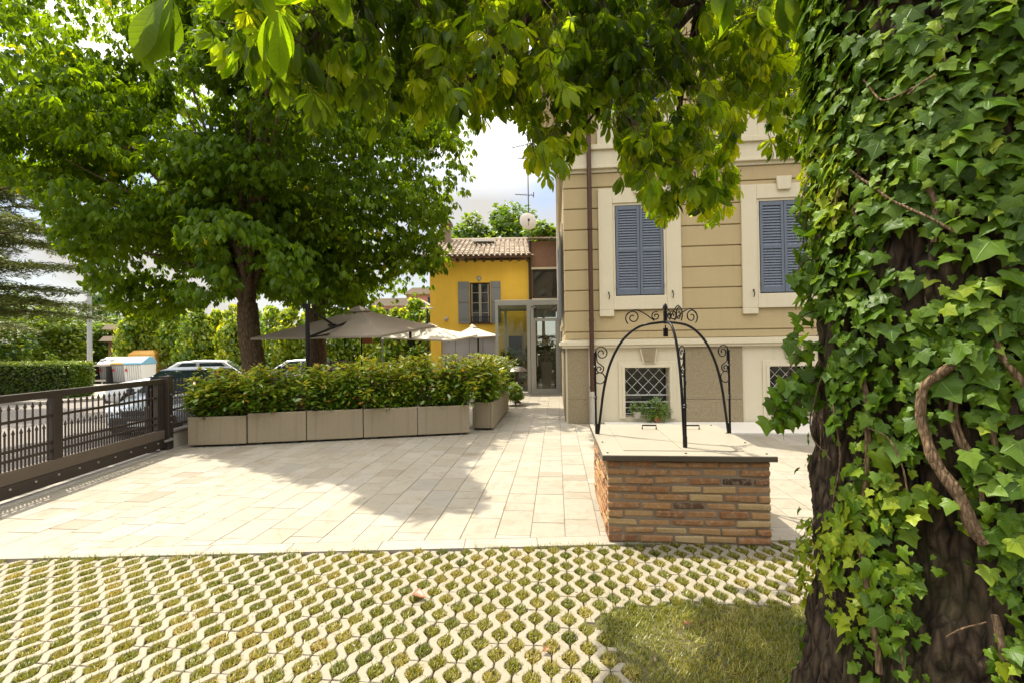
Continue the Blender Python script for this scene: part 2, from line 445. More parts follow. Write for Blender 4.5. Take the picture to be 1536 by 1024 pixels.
mx = nt.nodes.new('ShaderNodeMixShader')
nt.links.new(tc.outputs['Generated'], mp.inputs[0]); nt.links.new(mp.outputs[0], nz.inputs['Vector']); nt.links.new(nz.outputs[0], rp.inputs[0])
nt.links.new(rp.outputs[0], mx.inputs[0]); nt.links.new(b1.outputs[0], mx.inputs[1]); nt.links.new(b2.outputs[0], mx.inputs[2]); nt.links.new(mx.outputs[0], o_.inputs[0])
sd = bpy.data.lights.new('sun', 'SUN'); sd.energy = 2.3; sd.angle = math.radians(0.5); sd.color = (1.0, 0.92, 0.76)
so = bpy.data.objects.new('sun', sd); COL.objects.link(so); so.rotation_euler = Vector(SUN).to_track_quat('Z', 'Y').to_euler()
SC.view_settings.view_transform = 'Standard'; SC.view_settings.look = 'None'; SC.view_settings.exposure = 1.85; SC.view_settings.gamma = 1
SC.cycles.max_bounces = 8; SC.cycles.transparent_max_bounces = 8; SC.cycles.diffuse_bounces = 4; SC.cycles.transmission_bounces = 6
SC.cycles.caustics_reflective = False; SC.cycles.caustics_refractive = False
SC.cycles.sample_clamp_indirect = 6.0
#==SETTING==
# ------------------------------------------------------------------ ground, road, terrace
A5 = math.radians(5.5)
PV = np.array([math.cos(A5), -math.sin(A5)]); DV = np.array([math.sin(A5), math.cos(A5)])


def gx(Y): return -5.40 - 0.0873 * (Y - 4.86)      # the street boundary (gate line)
def ey(X): return 3.685 + 0.0215 * X                # where the slabs end and the grid pavers begin


tag(MB().box(-300, 300, -60, 600, -1.2, -0.40).build('ground', mt['ground']), kind='structure')
r_ = MB().prism([(-30, -30), (-3.2, -30), (gx(70) - 0.4, 70), (-60, 70)], 'z', -0.42, -0.35)
tag(r_.build('road', mt['road']), kind='structure')
tag(MB().prism([(gx(-9) + 0.02, -9), (26, -9), (26, 46), (gx(46) + 0.02, 46)], 'z', -0.9, -0.03).build('terrace', mt['soil']), kind='structure')
tag(MB().prism([(gx(-6) - 0.16, -6), (gx(-6) + 0.13, -6), (gx(18) + 0.13, 18), (gx(18) - 0.16, 18)], 'z', -0.36, 0.012).build('kerb', mt['pave'], bevel=0.01), kind='structure')
# far pavement with its kerb
tag(MB().prism([(-60, 17.3), (-17.6, 17.3), (-16.6, 18.3), (-16.6, 60), (-60, 60)], 'z', -0.42, -0.23).build('pavement', mt['pave'], bevel=0.02), kind='structure')


def clip(poly, a, b, c):
    """keep a*x+b*y+c >= 0"""
    out = []
    for i in range(len(poly)):
        p, q = poly[i], poly[(i + 1) % len(poly)]
        fp, fq = a * p[0] + b * p[1] + c, a * q[0] + b * q[1] + c
        if fp >= 0: out.append(p)
        if (fp >= 0) != (fq >= 0):
            t = fp / (fp - fq); out.append((p[0] + t * (q[0] - p[0]), p[1] + t * (q[1] - p[1])))
    return out


pat = MB()


def slab(poly, t, z=0.0):
    if len(poly) < 3: return
    c = np.mean(poly, 0); P = np.array(poly)
    if np.abs(P - c).max() < 0.03: return
    n = len(P); d = P - c; L = np.linalg.norm(d, axis=1)[:, None]; inn = c + d * (1 - 0.004 / L)
    dz = random.uniform(-0.0012, 0.0012)
    vs = [(*p, -0.029) for p in P] + [(*p, z + dz - 0.003) for p in P] + [(*p, z + dz) for p in inn]
    fs = [tuple(range(2 * n, 3 * n))] + [(i, (i + 1) % n, n + (i + 1) % n, n + i) for i in range(n)] + [(n + i, n + (i + 1) % n, 2 * n + (i + 1) % n, 2 * n + i) for i in range(n)]
    pat.add(vs, fs, t)


for k in range(-24, 36):
    s0 = k * 0.292 + 0.05; q = 1.5 + random.random() * 0.5
    while q < 19:
        L = random.choice((0.22, 0.29, 0.29, 0.36, 0.44, 0.5, 0.58)); e = 0.0024
        P = [tuple(s * PV + qq * DV) for s, qq in ((s0 + e, q + 1.7 * e), (s0 + 0.292 - e, q + 1.7 * e), (s0 + 0.292 - e, q + L - 1.7 * e), (s0 + e, q + L - 1.7 * e))]
        q += L
        P = clip(P, -0.0215, 1, -(3.685 + 0.17))                 # behind the border course
        P = clip(P, 1, 0.0873, 5.40 - 0.0873 * 4.86 - 0.06) if P else P
        if not P: continue
        slab(P, min(1, max(0, random.gauss(0.52, 0.2))))
X = -5.4
while X < 6:
    L = random.uniform(0.4, 0.75); a, b = X + 0.002, X + L - 0.002
    slab([(a, ey(a)), (b, ey(b)), (b, ey(b) + 0.166), (a, ey(a) + 0.166)], random.gauss(0.6, 0.15)); X += L
tag(pat.build('patio', mt['slab']), kind='structure')
tag(MB().prism([(gx(3.6) + 0.05, ey(gx(3.6)) + 0.01), (9, ey(9) + 0.01), (11, 19), (gx(19) + 0.05, 19)], 'z', -0.025, -0.007).build('paving_bed', simple('joint_sand', (0.17, 0.135, 0.09), 1.0, var=0.35, scale=7)), kind='structure')

# grid pavers: mirrored zigzag ribbons that leave diamond cells between them
PIT, PER, AMP, RW = 0.0965, 0.165, 0.0202, 0.0492
prof = [(0.0, 1), (0.095, 1), (0.405, -1), (0.595, -1), (0.905, 1)]
gp = MB(); cells = []


def lawn_zone(X, Y): return (X > 0.53 + 0.05 * math.sin(Y * 9) + 0.04 * math.sin(Y * 23)) and (Y < 2.83 + 0.03 * math.sin(X * 7) + 0.025 * math.sin(X * 19))
def lawn_v(X, Y): return (X > 0.53 + 0.06 * np.sin(Y * 9)) & (Y < 2.83 + 0.03 * np.sin(X * 7))


for k in range(-58, 40):
    sg = 1 if k % 2 == 0 else -1; ph = (k // 4) % 2
    for j in range(2, 14):
        q0 = (j * 2 + ph) * PER; sc_ = k * PIT
        cx, cy = sc_ * PV + (q0 + PER) * DV
        pts = [(q0 + 0.0018, None)] + [(q0 + (r + f) * PER, v) for r in range(2) for f, v in prof if (r + f) > 0] + [(q0 + 2 * PER - 0.0018, None)]
        P = [(q, sg * AMP * (v if v is not None else 1)) for q, v in pts]
        row = [(sc_ + s, q) for q, s in P]
        xy = [s * PV + q * DV for s, q in row]
        ok = lambda p: p[1] < ey(p[0]) - 0.012 and p[0] > gx(p[1]) + 0.1 and not lawn_zone(*p) and 0.9 < p[1]
        keep = [ok(p) for p in xy]
        i = 0
        while i < len(row):
            if not keep[i]: i += 1; continue
            j2 = i
            while j2 + 1 < len(row) and keep[j2 + 1]: j2 += 1
            seg = row[i:j2 + 1]; i = j2 + 1
            if len(seg) < 2: continue
            jit = random.uniform(-0.0015, 0.0015); dz = random.uniform(-0.002, 0.002); vs = []; ww = RW / 2
            for n_, (s, q) in enumerate(seg):
                eq = 0.003 * ((n_ == 0) - (n_ == len(seg) - 1))
                for off, zz, e2 in ((-ww, -0.03, 0), (-ww, -0.005, 0), (-ww + 0.004, 0, 1), (ww - 0.004, 0, 1), (ww, -0.005, 0), (ww, -0.03, 0)):
                    p = (s + off + jit) * PV + (q + eq * e2) * DV; vs.append((p[0], p[1], zz + dz - 0.002))
            m = len(seg)
            fs = [(a * 6 + b, a * 6 + b + 1, (a + 1) * 6 + b + 1, (a + 1) * 6 + b) for a in range(m - 1) for b in range(5)]
            fs += [tuple(range(6))[::-1], tuple((m - 1) * 6 + b for b in range(6))]
            gp.add(vs, fs, random.random())
    for r in range(4, 30):
        q = (r + (0.5 if k % 2 == 0 else 0.0)) * PER; c = (k + 0.5) * PIT * PV + q * DV
        if c[1] < ey(c[0]) - 0.02 and c[0] > gx(c[1]) + 0.1 and not lawn_zone(*c) and c[1] > 1.2: cells.append(c)
tag(gp.build('grid_paving', mt['paver']), kind='structure')
tag(MB().prism([(0.4, -6), (8, -6), (8, 2.9), (0.4, 2.86)], 'z', -0.029, -0.014).build('lawn_soil', simple('lawn_thatch', (0.085, 0.075, 0.03), 1.0, var=0.4, scale=9, bump=0.01, bscale=60)), kind='structure')

BL = {'v': np.array([(-0.5, 0, 0), (0.5, 0, 0), (0.42, 0.10, 0.55), (-0.42, 0.10, 0.55), (0.06, 0.34, 1.0), (-0.06, 0.34, 1.0)], float),
      'f': np.array([(0, 1, 2, 3), (3, 2, 4, 5)]), 'uv': np.zeros((6, 2))}


def rz(a):
    c, s = np.cos(a), np.sin(a); z = np.zeros_like(a)
    return np.stack([np.stack([c, -s, z], 1), np.stack([s, c, z], 1), np.stack([z, z, z + 1], 1)], 1)


def lean(N, lo, hi):
    th = rng.uniform(lo, hi, N); c, s = np.cos(th), np.sin(th); z = np.zeros(N)
    return np.stack([np.stack([z + 1, z, z], 1), np.stack([z, c, s], 1), np.stack([z, -s, c], 1)], 1)


def blades(name, P, h0, h1, wd, tint, lo=0.0, hi=0.9):
    N = len(P); R = np.einsum('nij,njk->nik', rz(rng.uniform(0, 6.283, N)), lean(N, lo, hi))
    hh = rng.uniform(h0, h1, N); S = np.stack([rng.uniform(0.7, 1.3, N) * wd, hh, hh], 1)
    return tag(scatter(name, BL, P, R, S, tint, mt['grass'], smooth=False), kind='stuff')


C = np.array(cells); px, py, dd = proj(np.column_stack([C, np.zeros(len(C))]))
C = C[(px > -350) & (px < 1750) & (dd > 0.5)]
nb = 130; N = len(C) * nb
off = rng.uniform(-1, 1, (N, 2)); bad = np.abs(off).sum(1) > 1.02; off[bad] *= 0.5
cc = np.repeat(C, nb, 0) + off[:, :1] * 0.050 * PV + off[:, 1:] * 0.066 * DV
cid = np.repeat(np.arange(len(C)), nb); ch = rng.uniform(0.75, 1.25, len(C)); ct = np.clip(rng.normal(0.52, 0.13, len(C)), 0, 1)
P3 = np.column_stack([cc, np.full(N, -0.014)])
dry = vnoise(P3, 2.2, 3) * 0.14 + vnoise(P3, 7, 5) * 0.06
t_ = np.clip(ct[cid] + dry + rng.normal(0, 0.16, N), 0, 1)
blades('cell_grass', P3, 0.018, 0.038, 0.0046, t_, 0.0, 1.0)
# tufts that creep over the slab edge
N = 2600; xx = rng.uniform(-4.6, 2.6, N); cl = vnoise(np.column_stack([xx, xx * 0, xx * 0]), 5, 8); xx = xx[cl > -0.2]; N = len(xx)
P3 = np.column_stack([xx, ey(xx) - 0.012 + rng.normal(0, 0.014, N), np.full(N, -0.02)])
blades('edge_grass', P3, 0.03, 0.06, 0.004, np.clip(rng.normal(0.4, 0.18, N), 0, 1), 0.0, 0.9)
# lawn corner under the ivy-clad tree
N = 90000; xx = rng.uniform(0.32, 3.2, N); yy = rng.uniform(1.0, 3.02, N); k_ = lawn_v(xx, yy) | (rng.random(N) < 0.30 * np.exp(-np.maximum(np.maximum(0.53 - xx, yy - 2.83), 0) / 0.07)); xx, yy = xx[k_], yy[k_]
P3 = np.column_stack([xx, yy, np.full(len(xx), -0.016)])
thin = vnoise(P3, 3.2, 12); k_ = rng.random(len(xx)) < 0.80 + 0.5 * thin; P3 = P3[k_]
t_ = np.clip(0.36 + 0.28 * vnoise(P3, 3.1, 21) + 0.1 * vnoise(P3, 11, 22) + rng.normal(0, 0.17, len(P3)), 0, 1)
blades('lawn_grass', P3, 0.018, 0.048, 0.0042, t_, 0.0, 1.2)
# sunny verge beyond the gate
N = 16000; yy = rng.uniform(7.3, 10.2, N); xx = gx(yy) - rng.uniform(0.12, 1.25, N)
blades('verge_grass', np.column_stack([xx, yy, np.full(N, -0.34)]), 0.04, 0.09, 0.008, np.clip(rng.normal(0.55, 0.12, N), 0, 1), 0, 0.8)

# ------------------------------------------------------------------ the cream villa
C0 = G(850, 634)[:2]
villa = empty('villa', (C0[0], C0[1], 0), -A5, 'cream and beige villa with blue grey shutters and stone base', 'house')


def FW(px, py, off=0.0):
    """pixel -> (s, z) on the villa's front plane, 'off' metres in front of it."""
    d = ray(px, py); o = CAMP[:2] - (C0 - off * DV)
    t = -(o @ DV) / (d[:2] @ DV); p = CAMP + d * t
    return float((p[:2] - C0) @ PV), float(p[2])


VW, VD, VH, ZL = 8.6, 9.0, 9.9, FW(870, 522)[1]        # width, depth, eave height, underside of the ledge
ZC0, ZC1 = FW(914, 259)[1], FW(914, 226)[1]             # string course below the first floor
ledge_t = FW(870, 512, 0.1)[1]
# basement window openings
bw = [(FW(928, 0)[0], FW(994, 0)[0], FW(960, 625)[1], FW(960, 551)[1]), (FW(1143, 0)[0], FW(1209, 0)[0], FW(1160, 624)[1], FW(1160, 549)[1])]
base = MB(); s_prev = 0.0; T = 0.4
for (a, b, z0, z1) in bw:
    base.box(s_prev, a, 0, T, -0.03, ZL); base.box(a, b, 0, T, -0.03, z0); base.box(a, b, 0, T, z1, ZL); s_prev = b
base.box(s_prev, VW, 0, T, -0.03, ZL); base.box(0, T, T, VD, -0.03, ZL); base.box(VW - T, VW, T, VD, -0.03, ZL); base.box(T, VW - T, VD - T, VD, -0.03, ZL)
base.build('base_wall', mt['cream'], villa)
for (a, b, z0, z1) in bw: MB().box(a - 0.3, b + 0.3, 1.2, 1.25, z0 - 0.3, z1 + 0.3).box(a - 0.3, b + 0.3, T + 0.01, 1.2, z0 - 0.35, z0 - 0.3).box(a - 0.3, a - 0.25, T + 0.01, 1.2, z0 - 0.3, z1 + 0.3).box(b + 0.25, b + 0.3, T + 0.01, 1.2, z0 - 0.3, z1 + 0.3).build('cellar_room', mt['dark'], villa)
# stone panels of the plinth (sheets standing 25 mm proud, a joint near the bottom)
stn = [(0.035, FW(883, 600)[0]), (FW(1027, 600)[0], FW(1114, 600)[0]), (FW(1228, 600)[0], FW(1300, 600)[0]), (FW(1330, 600)[0], VW - 0.1)]
zj = FW(860, 599)[1]
for (a, b) in stn:
    MB().box(a, b, -0.03, -0.002, 0.0, zj - 0.004).box(a, b, -0.026, -0.002, zj + 0.004, ZL - 0.004).build('stone_panel', mt['stone'], villa, bevel=0.006)
MB().box(-0.028, -0.002, 0.25, VD - 0.2, 0, zj - 0.004).box(-0.026, -0.002, 0.25, VD - 0.2, zj + 0.004, ZL - 0.004).build('stone_panel', mt['stone'], villa, bevel=0.006)
# ledge
lg = MB()
for y0, zz0, zz1 in ((-0.075, ZL, ZL + 0.05), (-0.10, ZL + 0.05, ledge_t), (-0.04, ledge_t, ledge_t + 0.03)):
    lg.box(y0, VW - y0, y0, T, zz0, zz1).box(y0, T, T, VD - y0, zz0, zz1)
lg.build('ledge', mt['cream'], villa, bevel=0.008)
# rusticated beige wall: courses with a 22 mm groove between them
wl = MB(); z = ledge_t + 0.03; zs = [FW(1060, y)[1] for y in (495, 463, 431.5, 400, 369, 338, 306, 274)]
cs = [z] + zs + [ZC0]; gr = 0.012
wl.box(0.03, VW - 0.03, 0.03, T, z, VH).box(0.03, T, T, VD - 0.03, z, VH).box(VW - T, VW - 0.03, T, VD - 0.03, z, VH).box(T, VW - T, VD - T, VD - 0.03, z, VH)
for a, b in zip(cs[:-1], cs[1:]):
    wl.box(0, VW, 0, 0.031, a + gr, b - gr).box(0, 0.031, 0.031, VD, a + gr, b - gr)
z2 = ZC1 + 0.10; hgt = (VH - z2 - 0.4) / 9
for k in range(9): wl.box(0, VW, 0, 0.031, z2 + k * hgt + gr, z2 + (k + 1) * hgt - gr).box(0, 0.031, 0.031, VD, z2 + k * hgt + gr, z2 + (k + 1) * hgt - gr)
wl.build('beige_wall', mt['beige'], villa, bevel=0.008)
sc = MB()
for y0, a, b in ((-0.03, ZC0, ZC0 + 0.07), (-0.085, ZC0 + 0.07, ZC0 + 0.13), (-0.05, ZC0 + 0.13, ZC1), (-0.10, ZC1, ZC1 + 0.10)):
    sc.box(y0, VW - y0, y0, 0.03, a, b).box(y0, 0.03, 0.03, VD - y0, a, b)
sc.build('string_course', mt['cream'], villa, bevel=0.008)
# eaves and hipped roof
MB().box(-0.65, VW + 0.65, -0.65, VD + 0.65, VH, VH + 0.14).box(-0.3, VW + 0.3, -0.3, VD + 0.3, VH - 0.22, VH).build('eaves', mt['cream'], villa, bevel=0.02)
rf = MB(); e = 0.7; rz_ = VH + 0.15
rf.add([(-e, -e, rz_), (VW + e, -e, rz_), (VW + e, VD + e, rz_), (-e, VD + e, rz_), (VW / 2 - 0.8, VD / 2, rz_ + 2.0), (VW / 2 + 0.8, VD / 2, rz_ + 2.0)],
       [(0, 1, 5, 4), (1, 2, 5), (2, 3, 4, 5), (3, 0, 4), (3, 2, 1, 0)])
rf.build('roof', mt['rooftile'], villa)


def shutter(s0, s1, z0, z1, par, y=-0.004, name='shutter', mat='shutter'):
    f = MB(); st, yb = 0.052, y
    f.box(s0, s0 + st, yb - 0.036, yb, z0, z1).box(s1 - st, s1, yb - 0.036, yb, z0, z1)
    H_ = z1 - z0; rails = [(z0, z0 + 0.115), (z0 + H_ * 0.5 - 0.035, z0 + H_ * 0.5 + 0.035), (z1 - 0.08, z1)]
    for a, b in rails: f.box(s0 + st, s1 - st, yb - 0.034, yb - 0.002, a, b)
    o = f.build(name, mt[mat], par, bevel=0.004)
    sl = MB()
    for (a, b) in ((rails[0][1], rails[1][0]), (rails[1][1], rails[2][0])):
        n = max(3, int((b - a) / 0.052)); stp = (b - a) / n
        for i in range(n):
            zc = a + (i + 0.5) * stp
            sl.prism([(yb - 0.031, zc - 0.026), (yb - 0.026, zc - 0.028), (yb - 0.004, zc + 0.018), (yb - 0.009, zc + 0.02)], 'x', s0 + st - 0.002, s1 - st + 0.002)
    sl.box(s0 + st, s1 - st, yb - 0.0035, yb - 0.001, z0 + 0.1, z1 - 0.07)
    sl.build('slats', mt[mat], o)
    sx = s0 if name == 'shutter' else s1
    for zz in (z0 + 0.18, z1 - 0.18): MB().tube([(sx, yb - 0.045, zz - 0.045), (sx, yb - 0.045, zz + 0.045)], 0.011, 8).build('hinge', mt['shutter'], o)
    return o


def window(px, upper=None):
    """px: (outer left, outer right, outer top, bottom, ear bottom, shutters l, m, r, top, bottom) on the photo"""
    ol, orr, ot, ob, eb, sl_, sm_, sr_, stp, sb_ = px
    S = lambda x, y: FW(x, y, 0.05)
    y_ = (ot + ob) / 2
    a, b = S(ol, y_)[0], S(orr, y_)[0]; z1 = S((ol + orr) / 2, ot)[1]; z0 = S((ol + orr) / 2, ob)[1]; ze = S(ol, eb)[1]
    c, m_, d = S(sl_, y_)[0], S(sm_, y_)[0], S(sr_, y_)[0]; t1 = S((sl_ + sr_) / 2, stp)[1]; t0 = S((sl_ + sr_) / 2, sb_)[1]
    g = 0.012; ear = 0.29
    fr = MB()
    fr.box(a, c - 0.06, -0.055, -0.001, z0, z1).box(d + 0.06, b, -0.055, -0.001, z0, z1)
    fr.box(c - 0.06, d + 0.06, -0.0545, -0.001, t1 + 0.06, z1).box(c - 0.06, d + 0.06, -0.0545, -0.001, z0, t0 - 0.02)
    fr.box(a, a + ear, -0.0545, -0.001, ze, z0)
    o = fr.build('window_surround', mt['cream'], villa, bevel=0.008)
    lip = MB(); lip.box(c - 0.06, c - g, -0.030, -0.001, t0 - 0.02, t1 + 0.06).box(d + g, d + 0.06, -0.030, -0.001, t0 - 0.02, t1 + 0.06).box(c - g, d + g, -0.0305, -0.001, t1 + g, t1 + 0.06)
    lip.build('reveal', mt['cream'], o, bevel=0.004)
    kc = (a + b) / 2 + 0.02
    MB().prism([(kc - 0.115, z1 - 0.13), (kc + 0.115, z1 - 0.13), (kc + 0.145, z1 + 0.13), (kc - 0.145, z1 + 0.13)], 'y', -0.10, -0.056).build('keystone', mt['cream'], o, bevel=0.008)
    MB().box(c - g, d + g, -0.003, -0.0005, t0 - 0.02, t1 + g).build('blind_back', mt['dark'], villa)
    shutter(c, m_ - 0.004, t0, t1, villa); shutter(m_ + 0.004, d, t0, t1, villa, name='shutter_leaf')
    for xx in (c - 0.16, d + 0.16):
        h = MB().tube([(xx, -0.056, t0 + 0.03), (xx, -0.10, t0 + 0.035), (xx, -0.105, t0 + 0.06)], 0.008, 6).tube([(xx, -0.09, t0 - 0.09), (xx + 0.012, -0.10, t0 - 0.03), (xx, -0.105, t0 + 0.03), (xx - 0.02, -0.10, t0 + 0.06)], 0.009, 6)
        h.build('shutter_hook', mt['iron'], villa)
    return a, b, c, d


wa = window((898, 1022, 281, 464, 475, 924, 960, 995, 308, 442))
wb = window((1113, 1238, 275, 461, 471, 1141, 1177, 1213, 301, 438))
# upper floor windows: cream surround, sunk panel, shutters above
for (a, b, c, d) in (wa, wb):
    z0 = ZC1 + 0.10; o = MB().box(a, c - 0.02, -0.05, -0.001, z0, z0 + 2.75).box(d + 0.02, b, -0.05, -0.001, z0, z0 + 2.75).box(c - 0.02, d + 0.02, -0.0495, -0.001, z0, z0 + 0.26).box(c - 0.02, d + 0.02, -0.0495, -0.001, z0 + 2.52, z0 + 2.75).build('window_surround', mt['cream'], villa, bevel=0.008)
    MB().box(c - 0.02, d + 0.02, -0.075, -0.001, z0 + 0.62, z0 + 0.70).build('sill', mt['cream'], o, bevel=0.006)
    m_ = (c + d) / 2
    shutter(c, m_ - 0.004, z0 + 0.72, z0 + 2.5, villa); shutter(m_ + 0.004, d, z0 + 0.72, z0 + 2.5, villa, name='shutter_leaf')
# side wall: two tall windows with open shutters, seen edge on
for q in (1.5, 4.6):
    o = MB().box(-0.05, -0.001, q - 0.75, q - 0.5, 2.0, 4.3).box(-0.05, -0.001, q + 0.5, q + 0.75, 2.0, 4.3).box(-0.0495, -0.001, q - 0.5, q + 0.5, 4.05, 4.3).box(-0.0495, -0.001, q - 0.5, q + 0.5, 2.0, 2.18).build('window_surround', mt['cream'], villa, bevel=0.008)
    for s_ in (-1, 1):
        y0, y1 = (q - 1.0, q - 0.5) if s_ < 0 else (q + 0.5, q + 1.0)
        MB().box(-0.088, -0.058, y0, y1, 2.2, 4.05).build('shutter_board', mt['shutter'], villa, bevel=0.005)
    MB().box(-0.004, -0.001, q - 0.5, q + 0.5, 2.18, 4.05).build('pane', mt['darkglass'], villa)
# basement windows
for i, (a, b, z0, z1) in enumerate(bw):
    fr = MB(); w1, w2 = 0.13, 0.06
    for ww, y0, y1 in ((w1, -0.022, -0.001), (w2, -0.036, -0.0225)):
        fr.box(a - ww, a - 0.004, y0, y1, z0 - 0.03, z1 + ww).box(b + 0.004, b + ww, y0, y1, z0 - 0.03, z1 + ww).box(a - 0.004, b + 0.004, y0 + 0.0005, y1, z1 + 0.004, z1 + ww)
    o = fr.build('basement_surround', mt['cream'], villa, bevel=0.005)
    kc = (a + b) / 2 + 0.03; zk0, zk1 = z1 + 0.09, ZL - 0.005
    MB().prism([(kc - 0.11, zk0), (kc + 0.13, zk0), (kc + 0.18, zk1), (kc - 0.18, zk1)], 'y', -0.05, -0.037).build('keystone', mt['cream'], o, bevel=0.005)
    MB().prism([(kc - 0.085, zk0 + 0.02), (kc + 0.105, zk0 + 0.02), (kc + 0.145, zk1 - 0.004), (kc - 0.145, zk1 - 0.004)], 'y', -0.066, -0.0505).build('keystone_stone', mt['stone'], o, bevel=0.005)
    MB().box(a, b, 0.30, 0.31, z0, z1).build('pane', mt['darkglass'], villa)
    gr_ = MB(); zm = z0 + (z1 - z0) * 0.44; y = 0.10; n = 4; stp = (b - a) / n; hh = z1 - zm
    for k in range(-3, n + 1):
        for sg in (1, -1):
            x0 = a + k * stp; x1 = x0 + 2.4 * stp; pa, pb = (x0, zm), (x1, z1)
            t0 = max(0, (a - x0) / (x1 - x0)); t1 = min(1, (b - x0) / (x1 - x0))
            if t1 - t0 < 0.03: continue
            f = lambda t: (x0 + t * (x1 - x0), y + 0.006 * sg, (zm + t * hh) if sg > 0 else (z1 - t * hh))
            gr_.bar(f(t0), f(t1), 0.013, 0.006)
    for zz in (zm, z0 + 0.30 * (z1 - z0), z0 + 0.18 * (z1 - z0), z0 + 0.06 * (z1 - z0)): gr_.bar((a, y, zz), (b, y, zz), 0.020 if zz == zm else 0.012, 0.014)
    gr_.build('window_grille', mt['white'], villa)
# rainwater pipe
sp = FW(885, 400)[0]; zt = FW(884, 480)[1]
dp = MB().tube([(sp, -0.14, 0.62), (sp, -0.14, VH - 0.15)], 0.047, 14)
for zz in (0.72, 2.05, 3.9, 5.9, 7.8): dp.tube([(sp, -0.14, zz), (sp, -0.14, zz + 0.05)], 0.056, 14)
dpo = dp.build('rain_pipe', mt['copper'], villa, smooth=True)
MB().tube([(sp, -0.14, 0.0), (sp, -0.14, 0.60)], 0.058, 14).tube([(sp, -0.14, 0.56), (sp, -0.14, 0.66)], 0.072, 14).build('pipe_shoe', mt['greywash'], dpo, smooth=True)
sp2 = MB().tube([(-0.09, 7.9, 0.0), (-0.09, 7.9, VH - 0.1)], 0.04, 10).build('rain_pipe', mt['greywash'], villa, smooth=True)
# pale strip of pavement at the villa's foot
w0 = C0 + 0.0 * PV
P = [tuple(C0 + s * PV + q * DV) for s, q in ((0.75, -1.15), (VW, -1.15), (VW, -0.04), (0.75, -0.04))]
tag(MB().prism(P, 'z', 0.0, 0.035).build('building_strip', simple('pale_stone', (0.62, 0.58, 0.51), 0.7, var=0.05, scale=4, stain=0.05), bevel=0.006), kind='structure')

# ------------------------------------------------------------------ brick well with iron overthrow
ZS = 0.71
wc = G(903.5, 682, ZS)[:2]; wcr = G(1158.5, 680, ZS)[:2]
WW, WD = float(np.linalg.norm(wcr - wc)), 1.46
well = empty('brick_well', (wc[0], wc[1], 0), -A5, 'square brick well with flat metal lid and black wrought iron arches', 'well')
bk = MB(); o_s = 0.035; hc = (ZS - 0.045) / 10.0
WX0, WX1, WY0, WY1 = o_s, WW - o_s, o_s, WD - o_s
MB().box(WX0 + 0.012, WX1 - 0.012, WY0 + 0.012, WY1 - 0.012, -0.03, ZS - 0.05).build('mortar_core', mt['mortar'], well)


def course(u0, u1, put, k, odd=0):
    u = u0; first = True
    while u < u1 - 0.02:
        L = random.uniform(0.235, 0.275)
        if first and (k + odd) % 2: L *= 0.5
        first = False
        if u1 - (u + L) < 0.06: L = u1 - u
        z0 = k * hc + 0.008 + random.uniform(-0.003, 0.003); z1 = (k + 1) * hc - 0.008 + random.uniform(-0.003, 0.003)
        put(u + 0.008, u + L - 0.008, z0, z1, random.uniform(-0.007, 0.007), min(1, max(0.0, random.gauss(0.5, 0.22))) if random.random() > 0.04 else 0.04); u += L


def jb(x0, x1, y0, y1, z0, z1, t):
    b = len(bk.v); bk.box(x0, x1, y0, y1, z0, z1, t)
    for i in range(b, b + 8): bk.v[i] = tuple(c + random.uniform(-0.006, 0.006) for c in bk.v[i])


for k in range(10):
    course(WX0, WX1, lambda a, b, z0, z1, j, t: jb(a, b, WY0 + j, WY0 + 0.09, z0, z1, t), k)
    course(WX0, WX1, lambda a, b, z0, z1, j, t: jb(a, b, WY1 - 0.09, WY1 + j, z0, z1, t), k)
    course(WY0 + 0.1, WY1 - 0.1, lambda a, b, z0, z1, j, t: jb(WX0 + j, WX0 + 0.09, a, b, z0, z1, t), k, 1)
    course(WY0 + 0.1, WY1 - 0.1, lambda a, b, z0, z1, j, t: jb(WX1 - 0.09, WX1 + j, a, b, z0, z1, t), k)
for i in range(len(bk.v)):
    x, y, z_ = bk.v[i]
bk.build('brickwork', mt['brick'], well, bevel=0.013, seg=3)
MB().box(0, WW, 0, WD, ZS - 0.045, ZS - 0.003).build('lid_edge', mt['slabedge'], well, bevel=0.004)
tp = MB().box(0.004, WW - 0.004, 0.004, WD - 0.004, ZS - 0.0025, ZS)
tpo = tp.build('lid', mt['slabtop'], well)
hx0, hx1, hy0, hy1 = 0.19, WW - 0.19, 0.16, WD - 0.22
MB().box(hx0, (hx0 + hx1) / 2 - 0.002, hy0, hy1, ZS + 0.0005, ZS + 0.006).build('hatch', mt['slabtop'], tpo, bevel=0.002)
MB().box((hx0 + hx1) / 2 + 0.002, hx1, hy0, hy1, ZS + 0.0005, ZS + 0.006).build('hatch', mt['slabtop'], tpo, bevel=0.002)
for x in (0.05, WW / 2, WW - 0.05):
    for y in (0.08, 0.5, 0.95, WD - 0.06):
        if x == WW / 2 and 0.3 < y < 1.2: continue
        MB().lathe([(0.010, 0), (0.010, 0.004), (0.004, 0.007)], (x, y, ZS), 8).build('screw', mt['iron'], tpo)
for hx in (0.52, 0.95):
    hb = MB(); hy = WD - 0.33
    hb.tube([(hx, hy, ZS + 0.006), (hx, hy, ZS + 0.045), (hx + 0.14, hy, ZS + 0.045), (hx + 0.14, hy, ZS + 0.006)], 0.008, 8)
    hb.build('lid_handle', mt['iron'], tpo)


def wl_loc(p): q = np.asarray(p)[:2] - wc; return np.array([q @ PV, q @ DV, p[2]])


